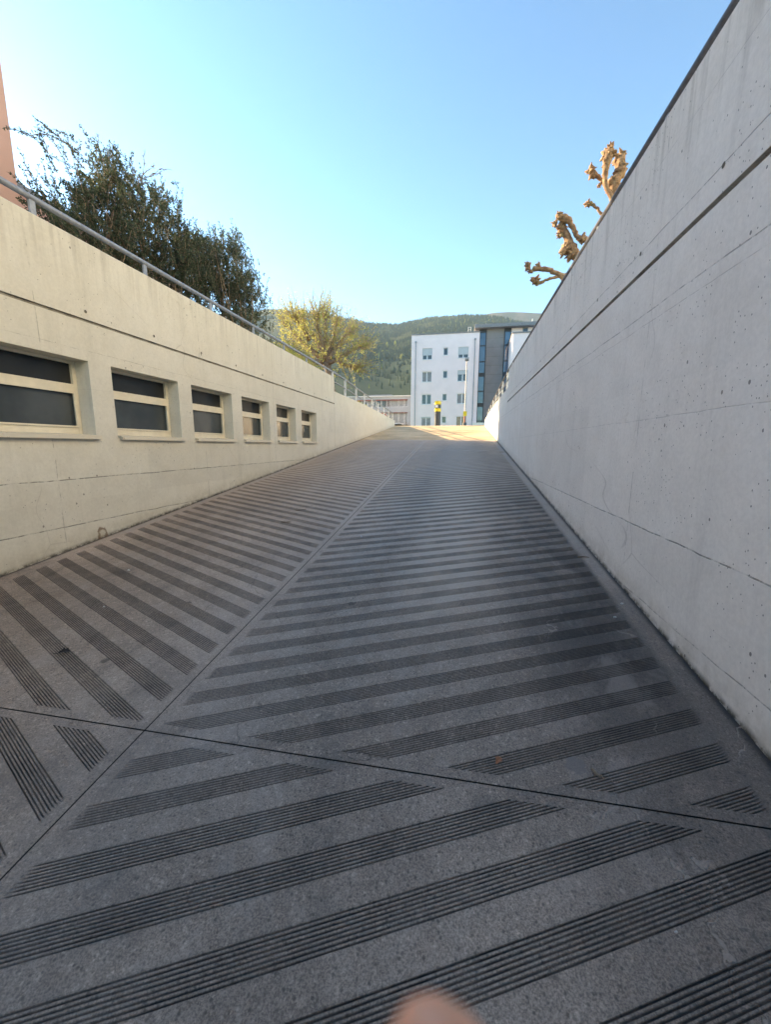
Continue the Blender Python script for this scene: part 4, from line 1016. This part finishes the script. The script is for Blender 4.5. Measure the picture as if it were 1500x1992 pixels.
# ------------------------------------------------------------------ litter on the ramp
def rampframe(x, y): return Vector((x, y, zr(y)))
def leaf_litter(x, y, s, mat, rot, label, curl=.35):
    p = rampframe(x, y); mb = MB(); n = 7
    c, s_ = math.cos(rot), math.sin(rot)
    for i in range(n):
        t0, t1 = i/n, (i+1)/n
        for sg in (-1, 1):
            q = []
            for t, e in ((t0, 0), (t1, 0), (t1, 1), (t0, 1)):
                wv = e*sg*math.sin(math.pi*min(1, t*.96+.02))*(.32+.1*math.sin(t*19)); lx = (t-.5); lz = curl*abs(wv)*1.2+.12*math.sin(t*3.1)+.05
                X_, Y_ = lx*c-wv*s_, lx*s_+wv*c; q.append((x+X_*s, y+Y_*s, zr(y+Y_*s)+lz*s+.001))
            mb.poly(q)
    mb.tube([(x-.5*c*s, y-.5*s_*s, p.z+.004), (x-.75*c*s, y-.75*s_*s, p.z+.012)], .0015, 5)
    o = mb.build('dead_leaf', mat, loc=tuple(p)); tag(o, label, 'leaf', 'dead leaves lying on the ramp')
bl_ = simple('black_dead_leaf', (.018, .015, .013), .8, 0, .3, 60); br_ = simple('brown_dead_leaf', (.32, .13, .055), .7, 0, .3, 60); gr_ = simple('grey_dead_leaf', (.16, .13, .11), .8, 0, .3, 60)
leaf_litter(-2.42, 1.875, .075, bl_, .5, 'shrivelled black leaf on the left lane above the cross joint')
leaf_litter(.205, 1.55, .042, br_, 1.0, 'small orange-brown leaf just above the cross joint')
leaf_litter(-2.05, 2.57, .045, gr_, .3, 'small grey-brown leaf on the left lane beside the lane joint')
def twig(x, y, L, rot, label, fork=True):
    p = rampframe(x, y); mb = MB(); pts = []
    for i in range(6):
        t = i/5-.5; X_ = x+L*t*math.cos(rot)+random.uniform(-.004, .004); Y_ = y+L*t*math.sin(rot)+random.uniform(-.006, .006); pts.append((X_, Y_, zr(Y_)+.006+random.uniform(0, .006)))
    mb.tube(pts, [.006, .007, .006, .005, .004, .002], 6)
    if fork: a = Vector(pts[3]); mb.tube([a, a+Vector((.03, .02, .008)), a+Vector((.05, .045, .012))], [.004, .003, .0015], 5); a = Vector(pts[2]); mb.tube([a, a+Vector((-.02, .03, .012))], [.004, .002], 5)
    tag(mb.build('twig', M['bark'], loc=tuple(p)), label, 'twig', 'twigs lying on the ramp')
twig(-2.26, 5.3, .17, .25, 'longer forked twig on the left lane, farther up')
twig(-2.22, 4.7, .13, -.05, 'short dark twig on the left lane, below the longer forked one')
twig(1.21, 4.0, .10, -.1, 'twig on the pale strip at the foot of the right wall', False)
twig(1.25, 12.3, .22, .1, 'twig lying in the corner by the right wall near the top', False)
twig(.60, 1.55, .05, -.7, 'tiny dark twig beside the pale patch on the right lane', False)
def pebble(x, y, s, label, mat):
    p = rampframe(x, y); mb = MB(); n = 7
    mb.tube([tuple(p+Vector((-s*.5, 0, s*.2))), tuple(p+Vector((-s*.2, 0, s*.22))), tuple(p+Vector((s*.25, .1*s, s*.22))), tuple(p+Vector((s*.5, .1*s, s*.2)))], [s*.14, s*.34, s*.3, s*.1], 7, jit=.2)
    tag(mb.build('pebble', mat, loc=tuple(p)), label, 'pebble', 'pale chips scattered on the ramp')
pw_ = simple('pale_chip', (.55, .53, .50), .8, 0, .2, 50)
pebble(-3.05, 3.05, .024, 'white chip on the left lane nearest the beige wall', pw_)
pebble(1.11, 2.87, .022, 'white chip at the right end of the bands, below the other one', pw_)
pebble(1.23, 3.08, .022, 'white chip on the pale strip by the right wall', pw_)
pebble(-2.68, 2.42, .016, 'tiny white chip in the middle of the left lane', pw_)
pebble(.66, 1.06, .010, 'tiny white chip near the lower right corner', pw_)
pebble(-1.1, 4.3, .02, 'white chip beside the lane joint farther up', pw_)
# broken patch at the foot of the beige wall
# ------------------------------------------------------------------ photographer's fingertip, close to the lens
def finger():
    k = NM('skin'); n = k.noise(400, 4); c = k.mix(k.ramp(n, .3, .7), (.90, .40, .22), (.95, .46, .28))
    k.set(c, .5); k.b.inputs['Subsurface Weight'].default_value = .15; k.b.inputs['Subsurface Scale'].default_value = .003; k.b.inputs['Subsurface Radius'].default_value = (1, .35, .2)
    D = .047
    def W(u, v, d): return Fv*d + Rv*((u-750)/FPX*d) + Uv*((996-v)/FPX*d)
    tip = W(800, 1990, D); base = W(1100, 2420, D*1.25)
    d = (base-tip).normalized(); L = (base-tip).length
    o = thing('finger', 'blurred pink fingertip poking up in front of the lens at the bottom edge', 'finger', tuple(base))
    side = d.cross(Fv).normalized(); up = side.cross(d).normalized()
    mb = MB(); prof = [(0, .0001), (.0004, .0016), (.0012, .0031), (.003, .0050), (.006, .0066), (.011, .0078), (.018, .0084), (.025, .0082), (.030, .0085), (.04, .0088), (.055, .0092), (.075, .0098)]; prof = [(a*.8, b*.8) for a, b in prof]
    n = 20
    for i, (s, r) in enumerate(prof):
        c_ = tip+d*s
        for j in range(n):
            a = j*math.tau/n; mb.v.append(tuple(c_+side*math.cos(a)*r+up*math.sin(a)*r*.85))
    for i in range(len(prof)-1):
        for j in range(n): q = (j+1) % n; mb.f.append((i*n+j, i*n+q, (i+1)*n+q, (i+1)*n+j)); mb.m.append(0)
    mb.f.append(tuple(range(n))); mb.m.append(0); mb.f.append(tuple((len(prof)-1)*n+j for j in range(n))[::-1]); mb.m.append(0)
    part(mb, 'skin', k.m, o, True)
finger()
